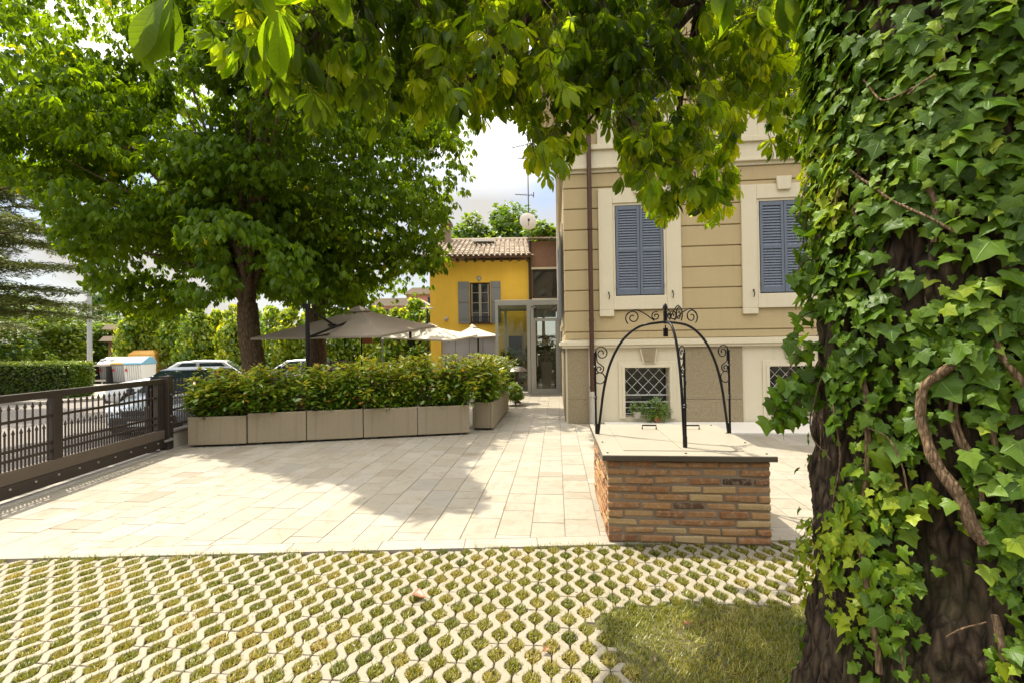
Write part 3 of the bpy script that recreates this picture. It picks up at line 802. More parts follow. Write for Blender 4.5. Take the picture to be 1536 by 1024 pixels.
legs = [wl_loc(G(897.5, 650, ZS)), wl_loc(G(1103, 649, ZS)), wl_loc(G(1027, 671, ZS))]
legs[1][0] = min(legs[1][0], WW - 0.03); legs[0][0] = max(legs[0][0], 0.03)
apx = np.mean(legs, 0); apx[:2] = [(legs[0][0] + legs[1][0]) / 2 - 0.02, (legs[0][1] * 0.6 + legs[2][1] * 0.4)]; ZA = 1.80


def scroll(c, r, a0, turns, n=26, plane=((1, 0, 0), (0, 0, 1)), rad=0.006):
    u, v = map(np.array, plane); u = np.array(u, float); v = np.array(v, float); out = []
    for i in range(n):
        t = i / (n - 1); a = a0 + turns * 2 * math.pi * t; rr = r * (1 - 0.8 * t)
        out.append(np.array(c) + u * rr * math.cos(a) + v * rr * math.sin(a))
    return out


for lg_ in legs:
    dv = np.array([lg_[0] - apx[0], lg_[1] - apx[1], 0]); R_ = np.linalg.norm(dv); u = dv / R_; zz = np.array([0, 0, 1.0])
    pts = [lg_]; hgt = ZA - ZS
    ctrl = [(1.0, 0.0), (0.955, 0.20), (0.90, 0.42), (0.80, 0.64), (0.62, 0.84), (0.36, 0.965), (0.0, 1.0)]
    P = spline([np.array([apx[0], apx[1], ZS]) + u * R_ * a + zz * hgt * b for a, b in ctrl], 42)
    arch = MB().tube(P, 0.0125, 8).build('arch', mt['iron'], well, smooth=True)
    rp_ = lg_ + u * 0.022
    rod = MB().tube([rp_, rp_ + zz * 0.80], 0.0105, 8)
    for h_ in (0.34, 0.36, 0.66): rod.lathe([(0.011, 0), (0.019, 0.008), (0.011, 0.016)], rp_ + zz * h_, 10)
    rod.lathe([(0.006, 0), (0.016, 0.014), (0.006, 0.028)], rp_ + zz * 0.795, 10)
    rod.tube([lg_ + u * 0.01, lg_ + u * 0.01 + zz * 0.10], 0.019, 8)
    rod.build('upright_rod', mt['iron'], well, smooth=True)
    pl = (tuple(u), (0, 0, 1)); base_ = np.array([apx[0], apx[1], ZS])
    s1 = base_ + u * (R_ * 0.93) + zz * 0.80; s2 = base_ + u * (R_ * 0.965) + zz * 0.555
    sw = MB()
    S1 = scroll(s1, 0.07, 0.6, 1.5, 30, pl)
    S2 = scroll(s2 + zz * 0.09, 0.045, 2.6, 1.3, 24, pl)
    sw.tube(S1[::-1] + [base_ + u * (R_ * 1.0) + zz * 0.715] + S2, 0.006, 6)
    ring = [s2 + 0.055 * (u * math.cos(a) + zz * math.sin(a)) for a in np.linspace(0, 2 * math.pi, 22)]
    sw.tube(ring, 0.006, 6)
    sw.build('scroll', mt['iron'], well, smooth=True)
    T1 = scroll(np.array([apx[0], apx[1], ZA + 0.05]) + u * 0.30, 0.075, -0.9, 1.5, 30, pl)
    T2 = scroll(np.array([apx[0], apx[1], ZA + 0.055]) + u * 0.085, 0.045, 2.0, -1.4, 24, pl)
    br = [np.array([apx[0], apx[1], ZA + 0.02]) + u * 0.13 + zz * 0.0, np.array([apx[0], apx[1], ZA + 0.09]) + u * 0.20, np.array([apx[0], apx[1], ZA + 0.125]) + u * 0.29]
    MB().tube(spline([np.array([apx[0], apx[1], ZA + 0.012]) + u * 0.10] + br[1:] + [T1[4]], 14), 0.006, 6).tube(T1, 0.006, 6).tube(T2, 0.006, 6).build('scroll', mt['iron'], well, smooth=True)
MB().tube([(apx[0], apx[1], ZA - 0.02), (apx[0], apx[1], ZA + 0.10)], 0.018, 10).lathe([(0.006, 0), (0.026, 0.02), (0.020, 0.05), (0.005, 0.07)], (apx[0], apx[1], ZA + 0.10), 12).build('finial', mt['iron'], well, smooth=True)
MB().tube([(apx[0], apx[1], ZA - 0.03), (apx[0], apx[1], ZA - 0.06)], 0.006, 6).box(apx[0] - 0.018, apx[0] + 0.018, apx[1] - 0.02, apx[1] + 0.02, ZA - 0.14, ZA - 0.06).build('pulley', mt['iron'], well)
#==THINGS==
# ------------------------------------------------------------------ sliding gate, pillar, fence
GD = np.array([-0.0873, 0.9962]); GN = np.array([-0.9962, -0.0873]); GA = math.atan2(GD[1], GD[0]); g0 = np.array([gx(7.38), 7.38])


def gu(px, off=0.0):
    d = ray(px, 600); o = g0 + off * GN
    t = (o @ GN) / (d[:2] @ GN); return float((d[:2] * t - o) @ GD)


gate = empty('sliding_gate', (g0[0], g0[1], 0), GA, 'dark brown steel sliding gate with spear topped bars beside the patio', 'gate')
U0, U1 = -5.6, 0.0
p1 = gu(82)
MB().box(U0, U1, -0.035, 0.035, 1.072, 1.152).build('top_rail', mt['gate'], gate, bevel=0.006)
MB().box(U0, U1, -0.045, 0.045, 0.20, 0.34).build('bottom_beam', mt['gatelow'], gate, bevel=0.006)
lb = MB().box(U0, U1, -0.055, 0.04, 0.06, 0.199); lbo = lb.build('track_plate', mt['gate'], gate, bevel=0.004)
for u in np.arange(U0 + 0.2, U1, 0.29): MB().tube([(u, -0.05, 0.155), (u, -0.066, 0.155)], 0.012, 8).build('bolt', mt['alu'], lbo)
for u, wd in ((U1 - 0.075, 0.15), (p1, 0.11), (p1 - 2.0, 0.11), (U0 + 0.06, 0.12)):
    MB().box(u - wd / 2, u + wd / 2, -0.037, 0.037, 0.341, 1.071).build('post', mt['gate'], gate, bevel=0.005)
rl = MB()
for zz in (0.86, 0.545, 0.445):
    rl.box(U0, U1, -0.014, 0.014, zz - 0.016, zz + 0.016)
    MB().box(U0, U1, -0.015, 0.015, zz - 0.016, zz + 0.016).build('rail', mt['gate'], gate)


def bars(ua, ub, name, par, z0, tall, short, r=0.0065, y=0.0):
    b = MB(); n = int((ub - ua) / 0.045)
    for i in range(1, n):
        u = ua + (ub - ua) * i / n; ht = tall if i % 2 else short
        b.box(u - r, u + r, y - r, y + r, z0, ht - 0.06)
        b.lathe([(0.005, 0), (0.013, 0.006), (0.006, 0.014), (0.017, 0.034), (0.001, 0.088)], (u, y, ht - 0.075), 6)
        if i % 2: b.lathe([(0.006, 0), (0.015, 0.012), (0.006, 0.024)], (u, y, z0 + 0.62 * (ht - z0)), 6)
    return b.build(name, mt['gate'], par)


pq = sorted([U0 + 0.12, p1 - 2.0, p1, U1 - 0.15])
for a, b in zip(pq[:-1], pq[1:]): bars(a + 0.05, b - 0.05, 'bar_panel', gate, 0.341, 1.035, 0.765)
pil = empty('gate_pillar', tuple(g0 + GD * 0.02 + GN * -0.02) + (0,), GA, 'dark brown steel post at the closing end of the sliding gate', 'post')
MB().box(0.0, 0.12, -0.07, 0.07, -0.03, 1.175).build('shaft', mt['gate'], pil, bevel=0.006)
MB().box(-0.005, 0.125, -0.075, 0.075, 1.176, 1.195).build('cap', mt['gate'], pil, bevel=0.004)
MB().tube([(0.03, -0.071, 0.18), (0.03, -0.12, 0.18)], 0.02, 8).box(-0.16, 0.06, -0.125, -0.10, 0.165, 0.195).build('stop_bracket', mt['alu'], pil)
for zz in (0.45, 0.55, 0.9): MB().tube([(0.06, -0.07, zz), (0.06, -0.08, zz)], 0.012, 8).build('bolt', mt['alu'], pil)
MB().box(-0.21, -0.03, 0.10, 0.14, -0.35, 1.10).build('guide_post', mt['gate'], pil, bevel=0.005)
fw = empty('boundary_wall', tuple(g0 + GD * 0.16) + (0,), GA, 'low rendered wall with dark coping carrying the street fence', 'wall')
MB().box(0, 11, -0.08, 0.10, -0.36, 0.25).build('plinth', mt['greywash'], fw)
MB().box(0, 11, -0.10, 0.12, 0.25, 0.285).build('coping', mt['gatelow'], fw, bevel=0.004)
fen = empty('street_fence', tuple(g0 + GD * 0.16) + (0.285,), GA, 'dark spear topped bar fence standing on the low wall behind the planters', 'fence')
for k in range(5): bars(k * 2.2 + 0.03, k * 2.2 + 2.17, 'bar_panel', fen, 0.05, 0.84, 0.56, y=0.01)
for k in range(6): MB().box(k * 2.2 - 0.025, k * 2.2 + 0.025, -0.02, 0.04, 0, 0.88).build('post', mt['gate'], fen)
for zz in (0.09, 0.34, 0.60): MB().box(0, 11, -0.004, 0.024, zz - 0.014, zz + 0.014).build('rail', mt['gate'], fen)

# ------------------------------------------------------------------ planters with photinia
D6 = {'v': np.array([(0, 0, 0), (-0.17, 0.3, -0.03), (-0.19, 0.62, -0.05), (0, 1, -0.12), (0.19, 0.62, -0.05), (0.17, 0.3, -0.03)], float),
      'f': np.array([(0, 3, 2, 1), (0, 5, 4, 3)]), 'uv': np.array([(0, 0), (-.17, .3), (-.19, .62), (0, 1), (.19, .62), (.17, .3)], float)}


def unit(n):
    v = rng.normal(size=(n, 3)); return v / np.linalg.norm(v, axis=1)[:, None]


def make_planter(L, Wd=0.43, Hh=0.50):
    r = empty('planter', (0, 0, 0)); m = MB(); t = 0.055; b = 0.035
    m.box(0, L, 0, t, b, Hh).box(0, L, Wd - t, Wd, b, Hh).box(0, t, t, Wd - t, b, Hh).box(L - t, L, t, Wd - t, b, Hh).box(t, L - t, t, Wd - t, b, b + 0.05)
    m.build('trough', mt['concrete'], r, bevel=0.012)
    MB().box(t, L - t, t, Wd - t, Hh - 0.10, Hh - 0.05).build('soil', mt['soil'], r)
    for fx in (0.14, L - 0.22): MB().box(fx, fx + 0.09, 0.03, Wd - 0.03, 0, b).build('foot', mt['blackplastic'], r)
    return r


def photinia(L, Wd, Hs, seed, loose=1.0, gap=None):
    P, T_, tt = [], [], []; tw = MB()
    n = int(62 * L / 0.92)
    for i in range(n):
        x = random.uniform(0.0, L); y = random.uniform(0.08, Wd - 0.08)
        if gap and gap[0] < x < gap[1] and random.random() < 0.75: continue
        top = np.array([x + random.gauss(0, 0.12), y + random.gauss(0, 0.15), Hs * random.uniform(0.45, 1.08)])
        pts = spline([(x * 0.8 + 0.1 * L, Wd / 2 + (y - Wd / 2) * 0.4, 0), ((x + top[0]) / 2 + random.gauss(0, 0.03), (y + top[1]) / 2, top[2] * 0.5), top], 12)
        tw.tube(pts, np.linspace(0.007, 0.002, len(pts)), 5)
        for k in range(random.randint(55, 85)):
            f = random.uniform(0.12, 1.0) ** 0.75; q = pts[min(len(pts) - 1, int(f * (len(pts) - 1)))]
            d = unit(1)[0]; d[2] = abs(d[2]) * (0.5 if f < 0.9 else 1.6) + 0.05
            rr = random.uniform(0.02, 0.16 if f < 0.9 else 0.06)
            P.append(q + d * rr * np.array([1, 1, 0.4])); T_.append(d)
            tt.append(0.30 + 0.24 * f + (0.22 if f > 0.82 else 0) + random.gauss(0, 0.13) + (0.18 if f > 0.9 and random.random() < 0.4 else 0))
    P = np.array(P); T_ = np.array(T_); N = len(P)
    nrm = unit(N) * 0.6 + np.array([0, 0, 0.9])
    return P, frame_rot(nrm, T_ + np.array([0, 0, -0.15])), rng.uniform(0.065, 0.135, N) * loose, np.clip(tt, 0, 1), tw


pa, pb = G(371.5, 667.5)[:2], G(705.6, 651)[:2]
dirF = (pb - pa) / np.linalg.norm(pb - pa); LF = np.linalg.norm(pb - pa) / 4
rows = []
p0 = G(281.5, 671)[:2]; p0b = G(369, 668)[:2]; dd0 = (p0b - p0) / np.linalg.norm(p0b - p0)
rows.append((p0, dd0, np.linalg.norm(p0b - p0)))
for k in range(4): rows.append((pa + dirF * LF * k, dirF, LF - 0.012))
cn = G(708.5, 646)[:2]; cn2 = G(740, 644.6)[:2]; far = G(763, 615.5)[:2]
sdir = (far - cn2) / np.linalg.norm(far - cn2); LS = np.linalg.norm(far - cn2) / 3
wcn = np.linalg.norm(cn2 - cn)
for k in range(3): rows.append((cn2 + sdir * LS * k, sdir, LS - 0.012))
ordn = ['first planter from the gate', 'second planter from the gate', 'third planter from the gate', 'fourth planter from the gate', 'fifth planter from the gate, last before the corner', 'corner planter', 'middle planter of the side row', 'last planter of the side row by the glass porch']
for k, (p, d, L) in enumerate(rows):
    a = math.atan2(d[1], d[0]); side = k >= 5
    r = make_planter(L, wcn if side else 0.43, 0.50 if k == 0 else 0.535)
    r.location = (p[0], p[1], 0.0); r.rotation_euler = (0, 0, a)
    tag(r, 'sand coloured concrete trough, ' + ordn[k], 'planter', 'concrete planters edging the terrace')
    s_ = empty('photinia_shrub', (p[0], p[1], 0.44), a, 'photinia shrub in the ' + ordn[k], 'shrub', 'photinia shrubs in the planters')
    P, R, S, tt, tw = photinia(L, wcn if side else 0.43, (0.84, 0.92, 0.90, 0.98, 1.02, 1.0, 0.98, 0.92)[k], k, gap=(0.55, 0.92) if k == 1 else None)
    tw.build('stems', mt['twig'], s_)
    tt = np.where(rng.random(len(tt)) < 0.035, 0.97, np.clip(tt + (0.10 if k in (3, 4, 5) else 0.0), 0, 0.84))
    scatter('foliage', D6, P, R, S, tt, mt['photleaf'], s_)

# ------------------------------------------------------------------ parasols
canv = simple('taupe_canvas', (0.24, 0.19, 0.145), 0.9, var=0.06, scale=3, bump=0.001, bscale=300)
def canvmat(name, col, tr):
    t = NT(name); n = t.noise(t.coord(), 4, 4); c = t.mix(n, tuple(x * .95 for x in col), tuple(min(1, x * 1.03) for x in col))
    m = t.n('MixShader', i={0: tr, 1: t.n('BsdfDiffuse', i={0: c}).outputs[0], 2: t.n('BsdfTranslucent', i={0: c}).outputs[0]}).outputs[0]
    t.t.links.new(m, t.out.inputs[0]); return t.m
canv = canvmat('taupe_canvas', (0.46, 0.385, 0.31), 0.35); canw = canvmat('cream_canvas', (0.80, 0.74, 0.64), 0.3)


def parasol(name, corners, apex, mat, pole, label, arm=None, postr=0.03):
    base_ = np.array([pole[0], pole[1], 0.0]); r = empty(name, tuple(base_), 0, label, 'parasol', 'square parasols over the terrace')
    cs = [np.array(c, float) - base_ for c in corners]; ap = np.array(apex, float) - base_; n = len(cs)
    m = MB(); N = 8
    for i in range(n):
        a, b = cs[i], cs[(i + 1) % n]; vs = []; idx = {}
        for u in range(N + 1):
            for v in range(u + 1):
                f = u / N; g = v / u if u else 0; e = a + (b - a) * g
                p = ap + (e - ap) * f; sag = -0.10 * (4 * g * (1 - g)) * f * (1.2 - f) - 0.10 * f * (1 - f)
                if u == N: sag -= 0.0
                idx[(u, v)] = len(vs); vs.append(p + np.array([0, 0, sag]))
        fs = []
        for u in range(N):
            for v in range(u + 1):
                fs.append((idx[(u, v)], idx[(u + 1, v)], idx[(u + 1, v + 1)]))
                if v < u: fs.append((idx[(u, v)], idx[(u + 1, v + 1)], idx[(u, v + 1)]))
        m.add(vs, fs)
        m.add([a, b, b + np.array([0, 0, -0.045]), a + np.array([0, 0, -0.045])], [(0, 1, 2, 3)])
    cv = m.build('canopy', mat, r); sol = cv.modifiers.new('thick', 'SOLIDIFY'); sol.thickness = 0.006
    vt = MB(); k_ = [ap + (c - ap) * 0.16 + np.array([0, 0, 0.02]) for c in cs]; t_ = ap + np.array([0, 0, 0.075])
    for i in range(n): vt.add([k_[i], k_[(i + 1) % n], t_], [(0, 1, 2)])
    vo = vt.build('vent', mat, cv); s2 = vo.modifiers.new('thick', 'SOLIDIFY'); s2.thickness = 0.006
    hub = ap + np.array([0, 0, -0.22])
    for c in cs:
        MB().bar(ap + (c - ap) * 0.05 + np.array([0, 0, -0.06]), c + np.array([0, 0, -0.05]), 0.018, 0.028).build('rib', mt['gate'], r)
        MB().bar(hub, ap + (c - ap) * 0.45 + np.array([0, 0, -0.10]), 0.012, 0.018).build('strut', mt['gate'], r)
    if arm:
        top, tip = np.array(arm[0]) - base_, np.array(arm[1]) - base_
        MB().tube([(0, 0, 0.06), top + np.array([0, 0, 0.05])], 0.042, 12).build('pole', mt['iron'], r)
        MB().bar(top, tip, 0.028, 0.045).build('arm', mt['iron'], r)
        MB().bar(np.array([0, 0, top[2] - 0.62]), (hub + tip) / 2 + np.array([0, 0, -0.25]), 0.024, 0.03).build('lower_arm', mt['iron'], r)
        MB().bar(np.array([0, 0, top[2] - 0.62]), hub, 0.03, 0.04).build('support_arm', mt['iron'], r)
        MB().box(tip[0] - 0.10, tip[0] + 0.08, tip[1] - 0.05, tip[1] + 0.05, tip[2] - 0.03, tip[2] + 0.015).build('clamp', mt['iron'], r)
        MB().box(-0.07, 0.05, -0.05, 0.05, top[2] - 0.03, top[2] + 0.07).tube([(0.03, 0, top[2]), (0.03, 0, top[2] + 0.13)], 0.012, 6).build('pole_head', mt['iron'], r)
        MB().box(-0.45, 0.45, -0.45, 0.45, 0, 0.06).build('base_plate', mt['iron'], r, bevel=0.01)
    else:
        MB().tube([(0, 0, 0.05), (0, 0, ap[2] - 0.05)], postr, 10).build('pole', mt['iron'], r)
        MB().lathe([(0.32, 0), (0.32, 0.04), (0.06, 0.08), (0.05, 0.3)], (0, 0, 0), 16).build('base_plate', mt['iron'], r)
    return r


cl, cf, cr = at(376, 507, 10.6), at(571, 503, 9.7), at(652, 488, 12.6); cb = cl + cr - cf
parasol('parasol', [cl, cf, cr, cb], at(539, 463, 11.6), canv, at(461, 500, 9.35), 'large taupe square cantilever parasol on a black side pole', (at(461, 461, 9.35), at(499, 487, 10.75)))
c1, c2, c3 = at(572, 506, 14.0), at(674, 510, 12.9), at(716, 502, 14.6); c4 = c1 + c3 - c2
apx2 = at(645, 488, 14.0)
parasol('parasol', [c1, c2, c3, c4], apx2, canw, at(617, 500, 13.7), 'middle cream square parasol overlapping the taupe one', (at(615, 492, 13.6), at(633, 490, 13.9)))
c1, c2, c3, c4 = at(684, 500, 17.0), at(716, 505, 15.6), at(750, 503, 16.8), at(716, 498, 18.1)
parasol('parasol', [c1, c2, c3, c4], at(708, 489, 16.8), canw, at(717, 500, 16.9), 'small cream parasol farthest back beside the glass porch')
q = at(549, 508, 12.2)
sg = empty('hanging_board', (q[0] - 0.12, q[1], 0), 0, 'small terracotta board on a thin dark pole under the taupe parasol', 'board')
MB().tube([(0, 0, 0), (0, 0, 2.0)], 0.022, 8).build('pole', mt['iron'], sg)
MB().box(0.02, 0.28, -0.02, 0.02, q[2] - 0.12, q[2] + 0.12).build('board', mt['terracotta'], sg, bevel=0.005)
for pxx, Yy in ((574, 13.4),):
    q = at(pxx, 520, Yy); p_ = empty('terrace_heater', (q[0], q[1], 0), 0, 'slim dark heater pole standing between the two nearer parasols', 'heater')
    MB().lathe([(0.2, 0), (0.2, 0.04), (0.02, 0.06)], (0, 0, 0), 14).build('base', mt['iron'], p_)
    MB().tube([(0, 0, 0.05), (0, 0, 1.75)], 0.022, 8).build('pole', mt['alu'], p_)
    MB().lathe([(0.03, 0), (0.05, 0.05), (0.05, 0.12), (0.01, 0.15)], (0, 0, 1.72), 12).build('head', mt['alu'], p_)
#==HOUSE==
# ------------------------------------------------------------------ yellow house, annex, glass porch
YH = 18.4


def hp(px, py, Y=YH): p = at(px, py, Y); return float(p[0]), float(p[2])


xL, xR = hp(645, 450)[0], hp(796, 450)[0]; ze = hp(735, 391)[1]; HD = 6.5
yh = empty('yellow_house', (xL, YH, 0), 0, 'ochre yellow two storey house with clay tile roof', 'house')
lx = lambda px: hp(px, 450)[0] - xL
lz = lambda py: hp(720, py)[1]
wx0, wx1, wz0, wz1 = lx(705), lx(735), lz(484.5), lz(424)
gx0, gx1, gz1 = lx(661), lx(744), lz(505)
WX = xR - xL
m = MB()
dx0, dx1, dz1 = lx(762), lx(785), lz(498)
for a, b, c, d in ((0, wx0, gz1 + 0.01, ze), (wx1, WX, gz1 + 0.01, ze), (wx0, wx1, gz1 + 0.01, wz0), (wx0, wx1, wz1, ze), (0, gx0, -0.03, gz1 + 0.01), (gx1, dx0, -0.03, gz1 + 0.01), (dx0, dx1, dz1, gz1 + 0.01), (dx1, WX, -0.03, gz1 + 0.01)):
    if d > c: m.box(a, b, 0, 0.35, c, d)
m.box(0, 0.35, 0.35, HD, -0.03, ze).box(WX - 0.35, WX, 0.35, HD, -0.03, ze).box(0.35, WX - 0.35, HD - 0.35, HD, -0.03, ze)
m.build('wall', mt['yellow'], yh)
MB().box(0.36, WX - 0.36, 2.0, 2.05, 0, ze - 0.05).build('inner_wall', mt['dark'], yh)
gd = MB()
for i in range(4): gd.box(gx0 + (gx1 - gx0) * i / 4 + 0.008, gx0 + (gx1 - gx0) * (i + 1) / 4 - 0.008, 0.10, 0.14, 0, gz1)
gd.build('garage_door', simple('lilac_grey_paint', (0.42, 0.40, 0.42), 0.6, var=0.05), yh, bevel=0.006)
fr = MB(); t = 0.045
fr.box(wx0, wx0 + t, 0.05, 0.12, wz0, wz1).box(wx1 - t, wx1, 0.05, 0.12, wz0, wz1).box(wx0 + t, wx1 - t, 0.05, 0.12, wz1 - t, wz1).box(wx0 + t, wx1 - t, 0.05, 0.12, wz0, wz0 + t)
wo = fr.build('window', mt['copper'], yh)
wm = (wx0 + wx1) / 2; sf = MB()
sf.box(wm - 0.05, wm + 0.05, 0.07, 0.11, wz0 + t, wz1 - t)
for k in (1, 2, 3): sf.box(wx0 + t, wx1 - t, 0.08, 0.10, wz0 + (wz1 - wz0) * k / 4 - 0.012, wz0 + (wz1 - wz0) * k / 4 + 0.012)
for x in (wx0 + t, wx1 - t - 0.05): sf.box(x, x + 0.05, 0.075, 0.105, wz0 + t, wz1 - t)
sf.build('sash', simple('grey_beige_paint', (0.36, 0.31, 0.25), 0.6), wo)
MB().box(wx0, wx1, 0.125, 0.13, wz0, wz1).build('pane', mt['darkglass'], wo)
MB().box(wx0 - 0.06, wx1 + 0.06, -0.05, 0.05, wz0 - 0.05, wz0 - 0.002).build('sill', mt['copper'], wo)
fl = MB(); n = 9
for k in range(n): fl.tube([(wx0 + 0.06 + (wx1 - wx0 - 0.12) * k / (n - 1), 0.02, wz0), (wx0 + 0.06 + (wx1 - wx0 - 0.12) * k / (n - 1), 0.02, wz0 + 0.24)], 0.009, 6)
fl.bar((wx0 + 0.02, 0.02, wz0 + 0.24), (wx1 - 0.02, 0.02, wz0 + 0.24), 0.02); fl.build('railing', mt['iron'], wo)
for a, b in ((lx(687.5), wx0 - 0.02), (wx1 + 0.03, lx(751))):
    sh = MB().box(a, b, -0.055, -0.012, wz0 - 0.02, wz1 + 0.03); so_ = sh.build('shutter', mt['shutter_grey'], yh, bevel=0.006)
    for f in (0.12, 0.55, 0.9): MB().box(a + 0.02, b - 0.02, -0.075, -0.056, wz0 + (wz1 - wz0) * f - 0.05, wz0 + (wz1 - wz0) * f + 0.05).build('batten', mt['shutter_grey'], so_)
for px, py, r in ((669, 478, 0.085), (719, 418, 0.10)):
    c = MB(); c.lathe([(r, 0), (r, 0.03), (r * 0.7, 0.06), (r * 0.2, 0.075)], (0, 0, 0), 18); X_, Z_ = lx(px), lz(py)
    c.v = [(X_ + v[0], -v[2], Z_ + v[1]) for v in c.v]; c.build('wall_lamp', mt['greywash'], yh, smooth=True)


def tiles(x0, x1, y0, z0, y1, z1, pit=0.21, crs=0.36):
    m = MB(); L = math.hypot(y1 - y0, z1 - z0); sy, sz = (y1 - y0) / L, (z1 - z0) / L; ncol = int(round((x1 - x0) / pit)); pit = (x1 - x0) / ncol; nr = int(L / crs); crs = L / nr
    for c in range(ncol):
        for r in range(nr):
            t = min(1, max(0, random.gauss(0.5, 0.25))); s0, s1 = r * crs - 0.03, (r + 1) * crs; o0, o1 = 0.028, 0.004; vs = []
            for s, o, w_ in ((s0, o0, 1.0), (s1, o1, 0.86)):
                for k in range(6):
                    a = math.pi * k / 5; xx = x0 + (c + 0.5) * pit - math.cos(a) * pit * 0.40 * w_; hh = o + math.sin(a) * 0.062 * w_
                    vs.append((xx, y0 + sy * s - sz * hh, z0 + sz * s + sy * hh))
            m.add(vs, [(k, k + 1, 7 + k, 6 + k) for k in range(5)] + [(5, 4, 3, 2, 1, 0)], t)
        a = x0 + (c + 1.0) * pit
        m.add([(a - pit * .35, y0, z0 - 0.01), (a + pit * .35, y0, z0 - 0.01), (a + pit * .35, y1, z1 - 0.01), (a - pit * .35, y1, z1 - 0.01)], [(0, 1, 2, 3)], 0.2)
    return m


zr = hp(730, 361, YH + 3.2)[1]
ro = tiles(-0.3, WX + 0.05, -0.45, ze + 0.12, 3.2, zr).build('roof', mt['rooftile'], yh)
MB().add([(-0.3, 3.2, zr - 0.02), (WX + 0.05, 3.2, zr - 0.02), (WX + 0.05, HD + 0.4, ze + 0.1), (-0.3, HD + 0.4, ze + 0.1), (-0.3, 3.2, zr - 0.12), (WX + 0.05, 3.2, zr - 0.12), (WX + 0.05, HD + 0.4, ze), (-0.3, HD + 0.4, ze)],
         [(0, 1, 2, 3), (7, 6, 5, 4), (0, 3, 7, 4), (1, 5, 6, 2)]).build('roof_back', mt['rooftile'], yh)
MB().tube([(-0.3, 3.2, zr), (WX + 0.05, 3.2, zr)], 0.12, 8).build('ridge', mt['rooftile'], yh)
sof = MB().add([(-0.3, -0.40, ze + 0.07), (WX + 0.05, -0.40, ze + 0.07), (WX + 0.05, 3.2, zr - 0.08), (-0.3, 3.2, zr - 0.08)], [(0, 1, 2, 3)])
for k in range(12): x = 0.05 + k * (WX - 0.2) / 11; sof.box(x, x + 0.09, -0.36, 0, ze - 0.06, ze + 0.055)
sof.build('rafter_ends', mt['gate'], yh)
MB().box(-0.3, WX + 0.05, -0.50, -0.42, ze + 0.02, ze + 0.10).build('gutter', mt['copper'], yh)
a_ = (lx(718), 1.9); MB().box(a_[0] - 0.35, a_[0] + 0.6, a_[1] - 0.2, a_[1] + 0.25, ze + 0.12 + (zr - ze) * 0.68, ze + 0.24 + (zr - ze) * 0.68).build('skylight', mt['white'], yh)
MB().box(0.15, 0.55, 2.3, 2.75, zr - 0.7, zr + 0.55).box(0.08, 0.62, 2.23, 2.82, zr + 0.55, zr + 0.65).build('chimney', mt['mortar'], yh)
MB().box(WX - 0.07, WX - 0.005, -0.10, -0.02, 0, ze).build('rain_pipe', mt['gate'], yh)

an = empty('link_building', (xR + 0.02, YH - 0.15, 0), 0, 'narrow brown annex with dark window between yellow house and villa', 'house')
AW = 1.75; az = lambda py: hp(815, py, YH - 0.15)[1]; top = az(362); wt, wb_, fl_ = az(405), az(447), az(452)
m = MB().box(0, AW, 0, 0.3, wt + 0.06, top).box(0, 0.06, 0, 0.3, wb_ - 0.02, wt + 0.06).box(AW - 0.06, AW, 0, 0.3, wb_ - 0.02, wt + 0.06).box(0, AW, 0.3, 6, fl_, top)
m.build('wall', simple('weathered_brown_brick', (0.22, 0.125, 0.085), 0.95, var=0.25, scale=9, bump=0.006, bscale=40, stain=0.1), an)
MB().box(-0.03, AW, -0.04, 0.3, wb_ - 0.10, wb_ - 0.02).box(-0.03, AW, -0.05, 0.0, wt + 0.02, wt + 0.10).build('floor_band', mt['cream'], an)
w_ = MB().box(0.06, AW - 0.06, 0.06, 0.10, wt - 0.05, wt + 0.05).box(0.06, AW - 0.06, 0.06, 0.10, wb_, wb_ + 0.07).box(0.06, 0.12, 0.06, 0.10, wb_, wt).box(AW * 0.62, AW * 0.62 + 0.06, 0.06, 0.10, wb_, wt)
wo = w_.build('window', mt['gate'], an)
MB().box(0.1, AW - 0.06, 0.11, 0.12, wb_, wt).build('pane', mt['darkglass'], wo)
tiles(-0.1, AW, -0.3, top + 0.02, 3.0, top + 0.75).build('roof', mt['rooftile'], an)
MB().box(0.02, AW, 0.05, 0.1, -0.03, 0.02).box(-0.02, 0.22, 0.0, 0.3, -0.03, wb_ - 0.11).build('pier', mt['yellow'], an)
MB().tube([(-0.03, -0.06, 0.0), (-0.03, -0.06, top)], 0.045, 8).build('rain_pipe', mt['gate'], an)

# glass porch
PY = 15.45; pz = lambda py: at(790, py, PY)[2]; pX = lambda px: float(at(px, 500, PY)[0])
gp_ = empty('glass_porch', (pX(743), PY, 0), 0, 'satin metal and glass porch with a tall door between the houses', 'porch')
q = lambda px: pX(px) - pX(743); PWd = q(841); pt0, pt1 = pz(458), pz(450)
DEP = 2.6
MB().box(0, PWd, 0, 0.10, pt0, pt1).box(0, 0.1, 0.1, DEP, pt0, pt1).box(PWd - 0.1, PWd, 0.1, DEP, pt0, pt1).box(0.1, PWd - 0.1, DEP - 0.1, DEP, pt0, pt1).build('roof_frame', mt['alu'], gp_, bevel=0.006)
MB().box(0.10, PWd - 0.1, 0.10, DEP - 0.1, pt0 + 0.06, pt0 + 0.09).build('roof_panel', mt['white'], gp_)
for a, b, y in ((0, q(747.5), 0), (q(756), q(760), 1.2), (q(790.5), q(795.5), 0), (q(796), q(801), 0.0), (q(836), PWd, 0)):
    MB().box(a, b, y, y + 0.09, 0, pt0).build('post', mt['alu'], gp_, bevel=0.005)
MB().box(q(747.5), q(790), 0.03, 0.045, 0.08, pt0).build('glass_pane', mt['glass'], gp_)
dz = pz(479)
